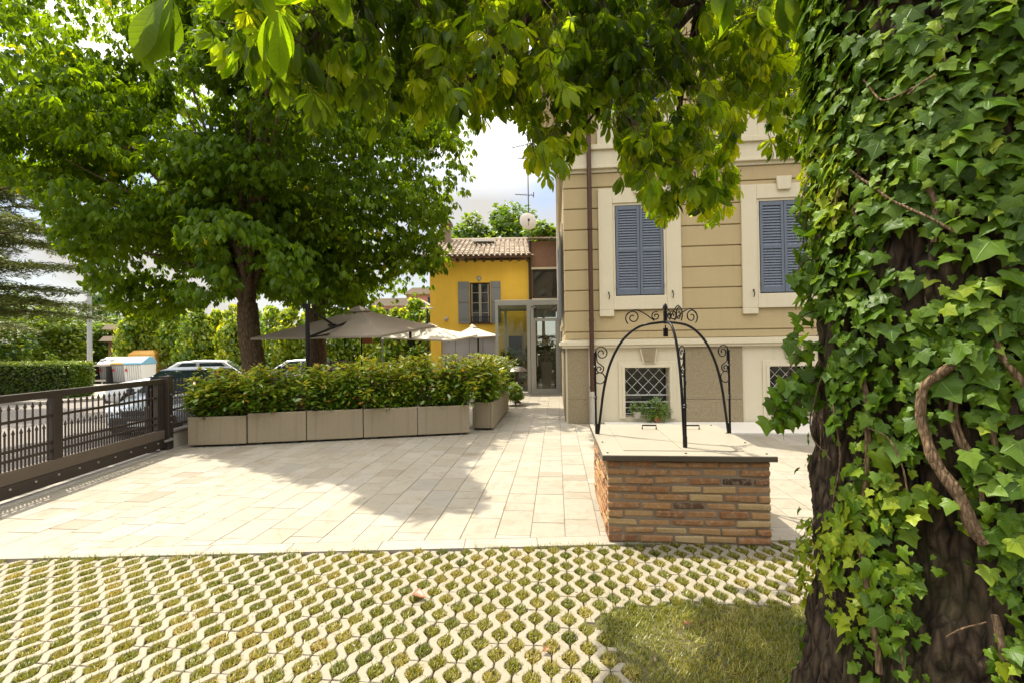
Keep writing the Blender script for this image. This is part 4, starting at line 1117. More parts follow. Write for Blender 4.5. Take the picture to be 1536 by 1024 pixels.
d_ = MB().box(q(801), q(803.5), 0.02, 0.07, 0.02, dz).box(q(833.5), q(836), 0.02, 0.07, 0.02, dz).box(q(803.5), q(833.5), 0.02, 0.07, dz - 0.07, dz).box(q(803.5), q(833.5), 0.02, 0.07, 0.02, 0.14)
do = d_.build('door', mt['alu'], gp_)
MB().box(q(803.5), q(833.5), 0.04, 0.052, 0.14, dz - 0.07).build('pane', mt['glass'], do)
MB().tube([(q(806), -0.01, 0.9), (q(806), -0.01, 1.35)], 0.014, 8).build('handle', mt['alu'], do)
MB().box(q(801), q(836), 0.03, 0.045, dz + 0.03, pt0).build('transom_pane', mt['glass'], gp_)
MB().box(q(801), q(836), 0.02, 0.07, dz + 0.002, dz + 0.03).box(0, PWd, -0.05, 0.12, -0.002, 0.018).build('threshold', mt['alu'], gp_)
bx = MB().box(q(801), q(836), 0.4, 0.6, pz(475), pz(466)); bx.build('air_curtain', mt['greywash'], gp_)
cm = empty('security_camera', (pX(797.5), PY - 0.02, 0), 0, 'dark dome security camera bracketed under the porch beam', 'camera')
MB().tube([(0.0, 0, pz(461)), (0.06, -0.12, pz(460)), (0.12, -0.16, pz(464))], 0.016, 8).build('bracket', mt['gate'], cm)
MB().lathe([(0.03, 0.10), (0.055, 0.06), (0.055, 0.0), (0.03, -0.05)], (0.12, -0.16, pz(466)), 12).build('dome', mt['blackplastic'], cm, smooth=True)
# back of the passage: a green courtyard is seen through the glass
# potted yucca behind the door
YX, YY = float(at(820, 585, 16.6)[0]), 16.6
yu = empty('potted_yucca', (YX, YY, 0), 0, 'spiky yucca in a tall tapered grey pot behind the glass door', 'plant')
pt = MB(); ph = 1.0
for (w0_, z0_, w1_, z1_) in ((0.14, 0, 0.205, ph),): pt.add([(-w0_, -w0_, z0_), (w0_, -w0_, z0_), (w0_, w0_, z0_), (-w0_, w0_, z0_), (-w1_, -w1_, z1_), (w1_, -w1_, z1_), (w1_, w1_, z1_), (-w1_, w1_, z1_)], [(3, 2, 1, 0), (4, 5, 6, 7), (0, 1, 5, 4), (1, 2, 6, 5), (2, 3, 7, 6), (3, 0, 4, 7)])
pt.build('pot', simple('grey_brown_glaze', (0.24, 0.19, 0.15), 0.6, var=0.08), yu, bevel=0.012)
MB().tube(spline([(0, 0, ph), (0.03, 0, ph + 0.4), (0.01, 0, ph + 0.85)], 10), 0.075, 10).build('trunk', mt['chestbark'], yu)
SW = {'v': np.array([(-0.035, 0, 0), (0.035, 0, 0), (0.05, 0.45, -0.01), (-0.05, 0.45, -0.01), (0.0, 1, -0.08), (0.0, 1, -0.08)], float), 'f': np.array([(0, 1, 2, 3), (3, 2, 4, 5)]), 'uv': np.zeros((6, 2))}
N = 150; d = unit(N); d[:, 2] = np.abs(d[:, 2]) * 1.1 - 0.35; d /= np.linalg.norm(d, axis=1)[:, None]
scatter('leaves', SW, np.tile([0.01, 0, ph + 0.88], (N, 1)) + d * 0.04, frame_rot(np.array([0, 0, 1.0]) + unit(N) * 0.2, d), rng.uniform(0.42, 0.62, N), rng.uniform(0.1, 1, N), mt['palm'], yu)
#==TREES==
# ------------------------------------------------------------------ leaves
def leaflet(w, rows):
    """obovate leaflet along +y, folded on the midrib, as (v, f, uv)."""
    v, uv, f = [], [], []
    for y, hw in rows:
        for u in (-1, 0, 1): v.append((u * hw * w, y, 0.10 * w * abs(u) * hw * 2 - 0.02)); uv.append((u * hw * w, y))
    for r in range(len(rows) - 1):
        for c in range(2): a = r * 3 + c; f.append((a, a + 1, a + 4, a + 3))
    return np.array(v), np.array(f), np.array(uv)


def palmate(angs, rows, w, droop, pet=0.0):
    V, Fc, U = [], [], []; b = 0; lv, lf, lu = leaflet(w, rows)
    for i, a in enumerate(angs):
        L = 1 - 0.42 * (abs(a) / 130) ** 1.3; p = lv * L
        dr = droop + 10 * math.sin(i * 2.3); yy = p[:, 1]; th = math.radians(dr) * (0.55 + 0.55 * yy)
        q = np.column_stack([p[:, 0], yy * np.cos(th), -yy * np.sin(th) + p[:, 2]])
        ar = math.radians(a); c, s = math.cos(ar), math.sin(ar)
        q = np.column_stack([q[:, 0] * c - q[:, 1] * s * -1, -q[:, 0] * s + q[:, 1] * c, q[:, 2]])
        V.append(q); Fc.append(lf + b); U.append(lu); b += len(lv)
    return {'v': np.vstack(V), 'f': np.vstack(Fc), 'uv': np.vstack(U)}


R4 = [(0.0, 0.05), (0.45, 0.62), (0.72, 0.95), (1.0, 0.06)]
R7 = [(0.0, 0.04), (0.2, 0.22), (0.42, 0.55), (0.62, 0.88), (0.76, 0.98), (0.9, 0.66), (0.97, 0.26), (1.03, 0.02)]
FARP = [palmate((-105, -55, 0, 55, 105), R4, 0.205, d) for d in (38, 58, 74)]
NEARP = [palmate((-112, -72, -35, 0, 35, 72, 112), R7, 0.165, d) for d in (44, 62, 80)] + [palmate((-95, -48, 0, 48, 95), R7, 0.23, d) for d in (30, 55, 75)]


def yawtilt(out, tilt_sd, n):
    """leaf frames: petiole points 'out' (horizontal), face up, with jitter."""
    tip = out + rng.normal(0, 0.35, (n, 3)); tip[:, 2] *= 0.4
    nrm = np.array([0, 0, 1.0]) + rng.normal(0, tilt_sd, (n, 3)) + out * 0.25
    return frame_rot(nrm, tip)


def ground_hit(p):
    t = p[:, 2] / SUN[2]; return p - SUN[None] * t[:, None]


def lobes(center, radii, nl, r0, r1, seed, shell=(0.45, 1.0)):
    g = np.random.default_rng(seed); d = g.normal(size=(nl, 3)); d /= np.linalg.norm(d, axis=1)[:, None]
    k = g.uniform(shell[0], shell[1], nl) ** 0.8
    return np.array(center) + d * np.array(radii) * k[:, None], g.uniform(r0, r1, nl)


def lobe_points(C, Rr, n, flat=0.75, inner=0.25):
    i = rng.integers(0, len(C), n); d = unit(n); k = rng.uniform(0, 1, n); rad = np.where(k < inner, rng.uniform(0.3, 0.9, n), rng.uniform(0.85, 1.06, n))
    d[:, 2] = np.where(d[:, 2] < -0.3, d[:, 2] * 0.6, d[:, 2])
    return C[i] + d * Rr[i][:, None] * rad[:, None] * np.array([1, 1, flat]), d, i


def merge_scatter(name, protos, P, R, S, T_, mat, par, last=0):
    """several leaf shapes into one crown mesh."""
    which = rng.integers(0, len(protos), len(P))
    if last: which[-last:] = 2
    vs, fs, us, ts, b = [], [], [], [], 0
    same = all(len(p['v']) == len(protos[0]['v']) for p in protos)
    if not same: raise ValueError
    pv = np.stack([p['v'] for p in protos])[which]
    co = np.einsum('nij,nvj->nvi', R, pv * S[:, None, None]) + P[:, None, :]
    V, Fc, UV = protos[0]['v'], protos[0]['f'], protos[0]['uv']; N, n, (m, k) = len(P), len(V), Fc.shape
    me = bpy.data.meshes.new(name); me.vertices.add(N * n); me.vertices.foreach_set('co', co.astype(np.float32).ravel())
    idx = (Fc[None] + (np.arange(N) * n)[:, None, None]).ravel().astype(np.int32)
    me.loops.add(len(idx)); me.loops.foreach_set('vertex_index', idx)
    me.polygons.add(N * m); me.polygons.foreach_set('loop_start', (np.arange(N * m) * k).astype(np.int32)); me.polygons.foreach_set('use_smooth', np.ones(N * m, bool))
    me.update(calc_edges=True)
    uv = me.uv_layers.new(name='uv'); uv.data.foreach_set('uv', np.tile(UV[Fc.ravel()], (N, 1)).astype(np.float32).ravel())
    a = me.attributes.new('tint', 'FLOAT', 'POINT'); a.data.foreach_set('value', np.repeat(T_, n).astype(np.float32))
    me.materials.append(mat); o = bpy.data.objects.new(name, me); COL.objects.link(o); o.parent = par
    return o


def trunk_mesh(pts, r0, r1, n=22, flare=0.35, rough=0.05, seed=1, steps=40):
    P = spline(pts, steps); m = len(P); v = []
    for i in range(m):
        f = i / (m - 1); r = r0 + (r1 - r0) * f + r0 * flare * math.exp(-f * m / steps * 9)
        for j in range(n):
            a = 2 * math.pi * j / n; q = np.array([[math.cos(a) * 1.6, math.sin(a) * 1.6, P[i][2] * 0.9]])
            rr = r * (1 + rough * float(vnoise(q, 1.6, seed)[0]) + rough * 0.6 * float(vnoise(q, 4.5, seed + 3)[0]))
            v.append(P[i] + np.array([math.cos(a) * rr, math.sin(a) * rr, 0]))
    f = [(i * n + j, i * n + (j + 1) % n, (i + 1) * n + (j + 1) % n, (i + 1) * n + j) for i in range(m - 1) for j in range(n)] + [tuple((m - 1) * n + j for j in range(n))]
    return MB().add(v, f)


# ------------------------------------------------------------------ the two terrace chestnuts
SIL = [(-900, -1500), (640, -1500), (690, 60), (688, 120), (694, 180), (700, 262), (676, 310), (668, 345), (672, 408), (650, 452), (612, 440), (585, 452), (545, 470), (470, 455), (420, 440), (360, 436), (300, 455), (250, 470), (190, 474), (135, 430), (120, 390), (85, 358), (72, 318), (50, 292), (0, 262), (-120, 250), (-900, 200)]
LIT = [(-300, 1060), (-300, 850), (0, 752), (245, 678), (292, 678), (329, 683), (391, 705), (449, 720), (520, 722), (556, 742), (545, 765), (640, 776), (720, 762), (722, 738), (692, 715), (692, 690), (740, 665), (790, 650), (850, 640), (885, 640), (905, 690), (908, 812), (1195, 812), (1195, 900), (960, 902), (915, 930), (905, 1060)]


def shade_ok(P, jit=6):
    h = ground_hit(P); px, py, dd = proj(h)
    ok = ~((dd > 0.3) & inpoly(px + rng.normal(0, jit, len(P)), py + rng.normal(0, jit * 0.7, len(P)), LIT))
    h2 = P - SUN[None] * ((P[:, 2] - 1.95) / SUN[2])[:, None]            # the cream parasols stand in the sun
    ok &= ~((h2[:, 0] > -4.0) & (h2[:, 0] < 0.5) & (h2[:, 1] > 12.4) & (h2[:, 1] < 19) & (rng.random(len(P)) < 0.9))
    h3 = P - SUN[None] * ((P[:, 2] - 1.3) / SUN[2])[:, None]             # so do the hedge tops on the right
    ok &= ~((h3[:, 0] > -3.6) & (h3[:, 0] < 0.4) & (h3[:, 1] > 7.9) & (h3[:, 1] < 11.3) & (rng.random(len(P)) < 0.75))
    return ok


def chestnut(base, top, center, radii, nl, n, r0, label, seed, limbs, extra=()):
    r = empty('chestnut_tree', (base[0], base[1], 0), 0, label, 'tree', 'chestnut trees on the terrace'); o3 = np.array([base[0], base[1], 0.0])
    tk = trunk_mesh([(0, 0, -0.05), (0.02, 0, 1.2), (top[0] * 0.6, top[1] * 0.6, top[2] * 0.7), top], r0, r0 * 0.86, 26, 0.25, 0.05, seed)
    tko = tk.build('trunk', mt['chestbark'], r, smooth=True)
    C, Rr = lobes(center, radii, nl, 0.75, 1.35, seed)
    if len(extra): C = np.vstack([C, np.repeat(np.array(extra)[:, :3], 3, 0)]); Rr = np.concatenate([Rr, np.repeat(np.array(extra)[:, 3], 3)])
    lm = MB()
    for (tx, ty, tz, rr) in limbs:
        a = np.array(top) - np.array([0, 0, 0.12]); b = np.array([tx, ty, tz]) - o3; mid = (a + b) / 2 + np.array([0, 0, 0.35])
        pp = spline([a, a + (mid - a) * 0.4 + np.array([0, 0, 0.22]), mid, b], 18); lm.tube(pp, np.linspace(rr, rr * 0.25, len(pp)), 10)
    for c in C[::3]:
        cpx, cpy, _ = proj(c[None]); tcx, tcy, _ = proj((c * 1.0 + np.array([0.6, 0, 0]))[None])
        if not (inpoly(cpx, cpy, SIL)[0] and inpoly(tcx, tcy, SIL)[0] and shade_ok(c[None], 0)[0]): continue
        c = np.array([base[0], base[1], 3.5]) * 0.22 + c * 0.78
        a = np.array(top) + np.array([0, 0, 0.3]); b = c - o3; pp = spline([a, (a + b) / 2 + np.array([0, 0, 0.4]), b], 10); lm.tube(pp, np.linspace(0.07, 0.012, len(pp)), 6)
    lm.build('limbs', mt['chestbark'], r, smooth=True)
    P, d, li = lobe_points(C, Rr, n, 0.62, 0.2)
    px, py, dd = proj(P); jx = rng.normal(0, 7, n); jy = rng.normal(0, 6, n)
    k_ = inpoly(px + jx, py + jy, SIL) & (dd > 1) & shade_ok(P) & (P[:, 2] > 2.4)
    # the bare fork of the trunk shows between the boughs
    k_ &= ~((P[:, 1] < base[1] + 0.15) & inpoly(px, py, [(332, 352), (352, 345), (398, 372), (404, 500), (352, 500), (352, 440)]) & (rng.random(n) < 0.93))
    # let the sky through in a few places
    hole = vnoise(P, 0.9, seed + 5) + 0.5 * vnoise(P, 2.2, seed + 6); k_ &= hole > -0.78
    P, d, li = P[k_], d[k_], li[k_]; N = len(P)
    out = P - np.array(center); out[:, 2] = 0; out /= np.linalg.norm(out, axis=1)[:, None] + 1e-6
    dh = d.copy(); dh[:, 2] *= 0.3; out = out * 0.6 + dh; out /= np.linalg.norm(out, axis=1)[:, None] + 1e-6
    g = np.random.default_rng(seed + 9).normal(0, 0.10, len(C))
    T_ = np.clip(0.34 + g[li] + rng.normal(0, 0.13, N), 0, 1); T_[rng.random(N) < 0.004] = 1.0
    merge_scatter('crown', FARP, P - o3, yawtilt(out, 0.28, N), rng.uniform(0.15, 0.25, N), T_, mt['chestleaf'], r)
    return r


b1_ = at(379, 540, 11.5); b2_ = at(476, 530, 13.6)
chestnut((b1_[0], 11.5), (-0.12, 0, 2.75), (-6.9, 11.5, 6.6), (6.3, 4.0, 4.9), 165, 44000, 0.27, 'near chestnut tree with a thick straight trunk behind the planters', 3,
         [(-7.6, 11.3, 4.4, 0.17), (-6.3, 11.8, 5.2, 0.19), (-8.6, 10.8, 3.9, 0.09), (-5.0, 10.6, 4.5, 0.10), (-4.2, 8.2, 7.2, 0.09)],
         [(-3.9, 7.5, 7.6, 0.95), (-4.5, 8.1, 7.4, 1.0), (-4.3, 8.8, 8.0, 1.1), (-5.3, 8.7, 7.2, 1.1), (-3.4, 7.4, 7.0, 0.7), (-3.6, 8.3, 7.9, 0.9), (-5.0, 9.4, 7.9, 1.2), (-3.9, 9.3, 7.2, 1.1)])  # crown lobes above the view, added for their shadow on the patio
chestnut((b2_[0], 13.6), (0.02, 0, 2.7), (-4.7, 13.4, 6.0), (3.9, 3.4, 3.9), 80, 22000, 0.25, 'farther chestnut tree whose trunk shows behind the taupe parasol pole', 17,
         [(-4.5, 13.4, 4.6, 0.14), (-6.4, 13.6, 4.9, 0.14), (-3.2, 13.2, 4.1, 0.08)])

# ------------------------------------------------------------------ ivy-clad tree in the foreground
TX, TY, TR = 1.485, 1.47, 0.482
tree = empty('overhanging_chestnut', (TX, TY, 0), 0, 'huge foreground chestnut with furrowed bark and leaves overhanging the view', 'tree'); T3 = np.array([TX, TY, 0.0])
nz_, na = 560, 420; zz = np.linspace(-0.06, 5.2, nz_); aa = np.linspace(0, 2 * math.pi, na, endpoint=False)
Zg, Ag = np.meshgrid(zz, aa, indexing='ij'); q = np.column_stack([np.cos(Ag.ravel()) * 0.5, np.sin(Ag.ravel()) * 0.5, Zg.ravel() * 0.17])


def rid(p, f, s): return 1 - np.abs(vnoise(p, f, s)) * 2


wob = np.column_stack([vnoise(q, 5, 40), vnoise(q, 5, 41), vnoise(q, 5, 42)]) * 0.06 + np.column_stack([vnoise(q, 14, 43), vnoise(q, 14, 44), vnoise(q, 14, 45)]) * 0.02
rr = TR - 0.01 + 0.040 * np.clip(rid(q + wob, 8, 31), -0.6, 1) - 0.032 * np.clip(rid(q + wob * 0.8, 17, 33) - 0.35, 0, 1) * 1.5 + 0.016 * vnoise(q * np.array([1, 1, 3.0]) + wob, 30, 34) + 0.005 * vnoise(q * np.array([1, 1, 4]), 80, 35) + 0.03 * vnoise(q, 2.2, 36) - 0.034 * Zg.ravel() + 0.20 * np.exp(-Zg.ravel() * 4.5)
V = np.column_stack([rr * np.cos(Ag.ravel()), rr * np.sin(Ag.ravel()), Zg.ravel()])
I, J = np.meshgrid(np.arange(nz_ - 1), np.arange(na), indexing='ij'); I, J = I.ravel(), J.ravel(); J2 = (J + 1) % na
scatter('trunk', {'v': V, 'f': np.column_stack([I * na + J, I * na + J2, (I + 1) * na + J2, (I + 1) * na + J]), 'uv': np.zeros((len(V), 2))}, np.zeros((1, 3)), np.eye(3)[None], np.ones(1), np.array([0.5]), mt['ivybark'], tree)


def cyl(px, py, r=None):
    """pixel -> point on the tapering trunk's surface (world) or None"""
    r0 = r or TR; r = r0; d = ray(px, py)
    for _ in range(4):
        a = d[0] ** 2 + d[1] ** 2; b = -2 * (d[0] * TX + d[1] * TY); c = TX ** 2 + TY ** 2 - r * r; D = b * b - 4 * a * c
        if D < 0: return None
        p = CAMP + d * ((-b - math.sqrt(D)) / (2 * a)); r = r0 - 0.034 * p[2]
    return p


# crown: hanging sprays that the photograph shows, and the rest of the crown above and behind it, its unseen top shaped to shade the lawn
LOW = [(180, -60), (215, 60), (262, 100), (300, 70), (345, 92), (400, 118), (440, 175), (500, 178), (580, 205), (615, 180), (650, 182), (700, 170), (735, 196), (775, 176), (795, 205), (800, 285), (815, 300), (850, 280), (880, 268), (900, 205), (925, 240), (950, 318), (1000, 360), (1040, 330), (1085, 350), (1108, 265), (1112, 165), (1145, 168), (1165, 245), (1200, 245), (1240, 190), (1300, 140), (1700, 0)]
lxp, lyp = np.array(LOW).T


def hang(n, xr, depth, top=-260, per=9):
    """hanging sprays: a drooping shoot with leaves down its length."""
    m = n // per; px = rng.uniform(*xr, m); lo = np.interp(px, lxp, lyp) - 14
    py = lo - rng.uniform(0, 1, m) ** 1.35 * (lo + 110); Y = depth(px) * rng.uniform(0.86, 1.3, m); out = []
    for a, b, y in zip(px, py, Y):
        e = at(a, b, y); L = random.uniform(0.15, 0.5); dr = np.array([random.gauss(0, 0.25), random.gauss(0, 0.25), random.uniform(0.5, 1.0)])
        for k in range(per): out.append(e + dr * L * (k / per) + unit(1)[0] * np.array([0.10, 0.10, 0.05]))
    return np.array(out)


dep = lambda px: np.interp(px, [200, 450, 700, 850, 1000, 1200], [1.75, 2.2, 2.6, 2.8, 2.9, 3.0])
P1 = hang(1700, (330, 1280), dep); P1b = hang(1500, (520, 1260), lambda px: dep(px) * 1.3)
P1c = hang(2300, (430, 1290), lambda px: dep(px) * 1.15)
P1d = np.array([at(rng.uniform(850, 1020), rng.uniform(-60, 128), rng.uniform(2.9, 4.0)) for _ in range(420)])
P1c = P1c[proj(P1c)[1] < np.interp(proj(P1c)[0], lxp, lyp) - 45]
C, Rr = lobes((0.9, 3.0, 6.2), (2.6, 2.1, 1.5), 46, 0.5, 0.8, 55, (0.3, 1.0)); P2, _, _ = lobe_points(C, Rr, 1500, 0.7, 0.3)
C, Rr = lobes((2.6, 0.9, 5.6), (2.4, 2.4, 1.5), 40, 0.5, 0.8, 56, (0.3, 1.0)); P4, _, _ = lobe_points(C, Rr, 250, 0.7, 0.3)
PB = np.array([at(a, b, y) for a, b, y in ((258, -8, 1.15), (335, -55, 1.25), (415, 10, 1.35), (470, -60, 1.3), (300, -120, 1.3), (560, -70, 1.6), (1085, -42, 1.75), (1180, -32, 1.7), (1120, -90, 1.9), (385, -90, 1.2), (205, -100, 1.3))])
PA = np.vstack([P1, P1b, P1c, P1d, P2, P4]); h = ground_hit(PA); px, py, dd = proj(h)
lit = (dd > 0.4) & (px > -80) & (px < 1300) & (py > 640) & (py < 1040)
allow = inpoly(px, py, [(915, 930), (960, 902), (1260, 905), (1260, 1045), (915, 1045)]) | inpoly(px, py, [(885, 634), (1068, 634), (1158, 680), (1195, 800), (1195, 900), (980, 880), (905, 690)])
spx, spy, sdd = proj(PA); frm = (sdd > 0) & (spy > np.interp(spx, lxp, lyp) + 10 * np.sin(spx * 0.11) + 8) & (spx > -100) & (spx < 1250)
gap = vnoise(PA, 3.0, 71) + 0.6 * vnoise(PA, 7.0, 72); spy_ = np.where((spx > 330) & (spy > -30), 1, 0)
keep = ((gap < np.where(spy < 125, 3.0, 0.42)) | (spy_ == 0)) & (~lit | allow | (rng.random(len(PA)) < 0.015)) & ~frm & (sdd > 0.9)
PA = PA[keep]; PA = np.vstack([PA, PB]); N = len(PA); nb_ = len(PB)
S = rng.uniform(0.085, 0.155, N); S[-nb_:] = rng.uniform(0.19, 0.23, nb_); S[-nb_] = 0.21
out = unit(N); out[:, 2] *= 0.2
out[-nb_:] = np.array([0, -1, 0]) + rng.normal(0, 0.35, (nb_, 3))
T_ = np.clip(0.42 + 0.26 * vnoise(PA, 1.1, 60) + rng.normal(0, 0.24, N), 0, 1); T_[-nb_:] = np.clip(rng.normal(0.35, 0.12, nb_), 0, 1)
nf = palmate
P7 = [p for p in NEARP if len(p['v']) == len(NEARP[0]['v'])]
merge_scatter('crown', P7, PA - T3, yawtilt(out, 0.30, N), S, T_, mt['overleaf'], tree, nb_)
# petioles and twigs, each leaf hung from the nearest of a few boughs
bough = []
limb_pts = [[(1.45, 1.5, 4.6), (1.35, 2.1, 4.3), (1.0, 2.7, 3.7), at(1050, 0, 3.0), at(975, 85, 3.0), at(912, 145, 3.0), at(870, 200, 3.05)],
            [(1.4, 1.55, 4.7), (0.9, 2.0, 4.2), at(860, -60, 2.7), at(790, 30, 2.7), at(735, 90, 2.7), at(690, 140, 2.7)],
            [(1.4, 1.4, 4.8), (0.4, 1.6, 4.0), at(640, -90, 2.1), at(520, 0, 2.2), at(460, 70, 2.2)],
            [(1.45, 1.5, 4.7), (1.3, 2.6, 4.3), at(1040, 60, 3.5), at(1020, 150, 3.4), at(1022, 240, 3.4), at(1015, 320, 3.4)],
            [(1.45, 1.5, 4.7), (1.0, 2.8, 4.4), at(890, 60, 3.6), at(845, 150, 3.5), at(825, 230, 3.5)],
            [(1.5, 1.5, 4.7), (0.0, 1.4, 3.9), at(480, -150, 1.5), at(380, -60, 1.35), at(262, -25, 1.2)],
            [(1.5, 1.6, 4.6), (1.6, 2.6, 4.2), at(1130, 40, 3.4), at(1160, 130, 3.4), at(1175, 200, 3.4)]]
bm_ = MB(); BP = []
for k, L in enumerate(limb_pts):
    pp = spline(L, 40); bm_.tube(pp - T3, np.linspace(0.055 if k < 5 else 0.03, 0.005, len(pp)), 8); BP.append(pp)
for c in lobes((0.9, 3.0, 6.2), (2.6, 2.1, 1.5), 16, 1, 1, 55)[0]: bm_.tube(spline([(0, 0, 5.0), (c - T3) * 0.5 + np.array([0, 0, 2.8]), c - T3], 10), np.linspace(0.08, 0.02, 11)[:len(spline([(0, 0, 5.0), (0, 1, 1), (0, 2, 2)], 10))], 6)
bm_.build('limbs', mt['ivybark'], tree, smooth=True)
BP = np.vstack(BP); tw = MB()
for i in range(N):
    if PA[i][2] > 4.6: continue
    d = BP - PA[i]; j = int(np.argmin((d ** 2).sum(1) - 0.2 * d[:, 2])); b = BP[j]; L = np.linalg.norm(b - PA[i]); mx_ = random.uniform(0.06, 0.15) if random.random() < 0.85 else 0.4
    if L > mx_: b = PA[i] + (b - PA[i]) / L * mx_ * 0.6 + np.array([random.gauss(0, 0.02), random.gauss(0, 0.02), mx_ * 0.5])
    mid = (b + PA[i]) / 2 + np.array([0, 0, 0.02]); tw.tube(np.array([PA[i] - T3, mid - T3, b - T3]), [0.0016, 0.002, 0.0028], 4)
tw.build('twigs', mt['twig'], tree)

# ------------------------------------------------------------------ ivy
half = [(0.0, 0.0), (0.10, -0.10), (0.26, -0.16), (0.40, -0.12), (0.50, -0.06), (0.44, 0.06), (0.39, 0.15), (0.46, 0.26), (0.54, 0.40), (0.41, 0.46), (0.30, 0.53), (0.22, 0.66), (0.12, 0.83), (0.0, 1.0)]
outl = half + [(-x, y) for x, y in half[-2:0:-1]]


def ivyproto(curl, wid, asym=0.0, bend=0.0, wave=0.02):
    v = [(0, 0.18, 0.0)]; uv = [(0, 0.18)]; rings = (0.55, 1.0); n = len(outl)
    for r in rings:
        for x, y in outl:
            u, w_ = x * r, 0.18 + (y - 0.18) * r; X = u * wid * (1 + asym * (1 if x > 0 else -1)) + bend * (w_ - 0.2) ** 2; Y = w_ + asym * 0.25 * u
            z = -curl * (X * X * 0.9 + (Y - 0.1) ** 2 * 0.55) + (0.05 if r < 1 else 0.02) * abs(X) + wave * math.sin(9 * Y + 7 * X) * r
            v.append((X, Y, z)); uv.append((u, w_))
    f = []
    for i in range(n):
        j = (i + 1) % n; f.append((0, 1 + i, 1 + j)); f.append((1 + i, 1 + n + i, 1 + n + j)); f.append((1 + i, 1 + n + j, 1 + j))
    return {'v': np.array(v), 'f': np.array(f), 'uv': np.array(uv)}


IV = [ivyproto(*a) for a in ((0.25, 1.0), (0.5, 0.9, 0.12, 0.15), (0.15, 1.12, -0.10, -0.1, 0.035), (0.8, 0.8, 0.2, -0.2, 0.04), (0.35, 0.95, -0.22, 0.2), (1.1, 0.75, 0.05, 0.1, 0.05), (0.1, 1.05, 0.15, -0.15, 0.05))]
ivy = empty('ivy', (TX, TY, 0), 0, 'green ivy with pale veined leaves climbing the foreground trunk', 'ivy')
BARK = [[(1188, 470), (1226, 470), (1236, 600), (1242, 700), (1250, 760), (1222, 800), (1225, 860), (1262, 960), (1290, 1060), (1180, 1060)],
        [(1362, 760), (1400, 735), (1445, 745), (1478, 800), (1500, 900), (1488, 1060), (1392, 1060), (1376, 940), (1366, 860)],
        [(1385, 640), (1420, 560), (1455, 560), (1470, 640), (1450, 700), (1470, 790), (1405, 740), (1330, 740), (1325, 690), (1360, 690)],
        [(1330, 330), (1390, 330), (1400, 470), (1340, 470)], [(1262, 285), (1295, 285), (1300, 360), (1270, 370)]]
THIN = [0.05, 0.03, 0.12, 0.3, 0.3]
N0 = 118000; th = rng.uniform(0, 2 * math.pi, N0); z = rng.uniform(0.0, 5.0, N0)
rad = TR + 0.014 + 0.045 * rng.random(N0) ** 1.4 - 0.034 * z + 0.16 * np.exp(-z * 4.5)
edge = np.clip((z - 1.7) / 1.5, 0, 1); rad += edge * rng.random(N0) * 0.03
P = np.column_stack([TX + rad * np.cos(th), TY + rad * np.sin(th), z]); n_ = np.column_stack([np.cos(th), np.sin(th), np.zeros(N0)])
px, py, dd = proj(P); facing = ((CAMP - P) * n_).sum(1) > -0.15; k_ = np.ones(N0, bool)
pr = np.full(N0, 0.80); pr[~facing] = 0.4; lowleft = (px > 1000) & (px < 1262) & (py > 470) & (dd > 0.2)
for poly, t_ in zip(BARK, THIN): pr[inpoly(px + rng.normal(0, 8, N0), py + rng.normal(0, 10, N0), poly) & facing] = t_
pr[lowleft & (px < 1248) & ~inpoly(px, py, [(1190, 780), (1262, 760), (1262, 960), (1235, 960), (1195, 870)])] *= 0.07
cl = vnoise(P, 5.5, 77); pr *= np.clip(0.80 + 0.9 * cl, 0.25, 1.15)
pr *= np.where(py > 560, 0.78, 1.0)
k_ = rng.random(N0) < pr * 0.62; P, n_, px, py = P[k_], n_[k_], px[k_], py[k_]; N = len(P)
tang = np.column_stack([-n_[:, 1], n_[:, 0], np.zeros(N)]); sw = rng.normal(0, 0.55, N)
tip = np.array([0, 0, -1.0]) + tang * sw[:, None] + n_ * rng.uniform(0.0, 0.45, N)[:, None]
nrm = n_ + np.array([0, 0, 0.42]) + rng.normal(0, 0.34, (N, 3))
big = np.clip(1.12 - 0.33 * np.clip((py - 350) / 500, 0, 1), 0.7, 1.15)
S = rng.gamma(3.6, 0.0068, N) * big + 0.010; S = np.clip(S, 0.015, 0.075)
yng = inpoly(px, py, [(1190, 780), (1290, 760), (1310, 860), (1290, 940), (1235, 960), (1195, 870)]) | inpoly(px, py, [(1185, 180), (1250, 150), (1270, 330), (1200, 330)])
T_ = np.clip(0.42 + 0.12 * vnoise(P, 4, 90) + rng.normal(0, 0.14, N) + 0.32 * yng + 0.25 * (S < 0.05), 0, 1)
merge_scatter('leaves', IV, P - T3, frame_rot(nrm, tip), S, T_, mt['ivyleaf'], ivy)
# loose shoots standing off the trunk's left edge
shoots = []
for (a, b, c, e, nlf) in ((1205, 560, 1160, 622, 16), (1210, 600, 1172, 640, 14), (1215, 395, 1196, 425, 6), (1212, 470, 1188, 520, 8), (1212, 520, 1176, 585, 12), (1232, 240, 1198, 330, 9), (1225, 300, 1204, 372, 6), (1230, 170, 1196, 215, 9), (1225, 560, 1192, 640, 14)):
    p0, p1 = at(a, b, 1.62), at(c, e, 1.58); pp = spline([p0 + np.array([0.05, 0, 0.02]), (p0 + p1) / 2 + np.array([-0.02, -0.02, 0.03]), p1], 12); shoots.append((pp, nlf))
P, T2, N2 = [], [], []
for pp, nlf in shoots:
    MB().tube(pp - T3, 0.0022, 5).build('shoot', mt['twig'], ivy)
    for i in range(nlf):
        P.append(pp[random.randint(2, len(pp) - 1)] + unit(1)[0] * 0.025); T2.append(np.array([random.uniform(-1, 0.4), random.uniform(-0.8, 0.2), -1.0])); N2.append(np.array([random.gauss(-0.2, 0.5), -0.8, random.gauss(0.5, 0.3)]))
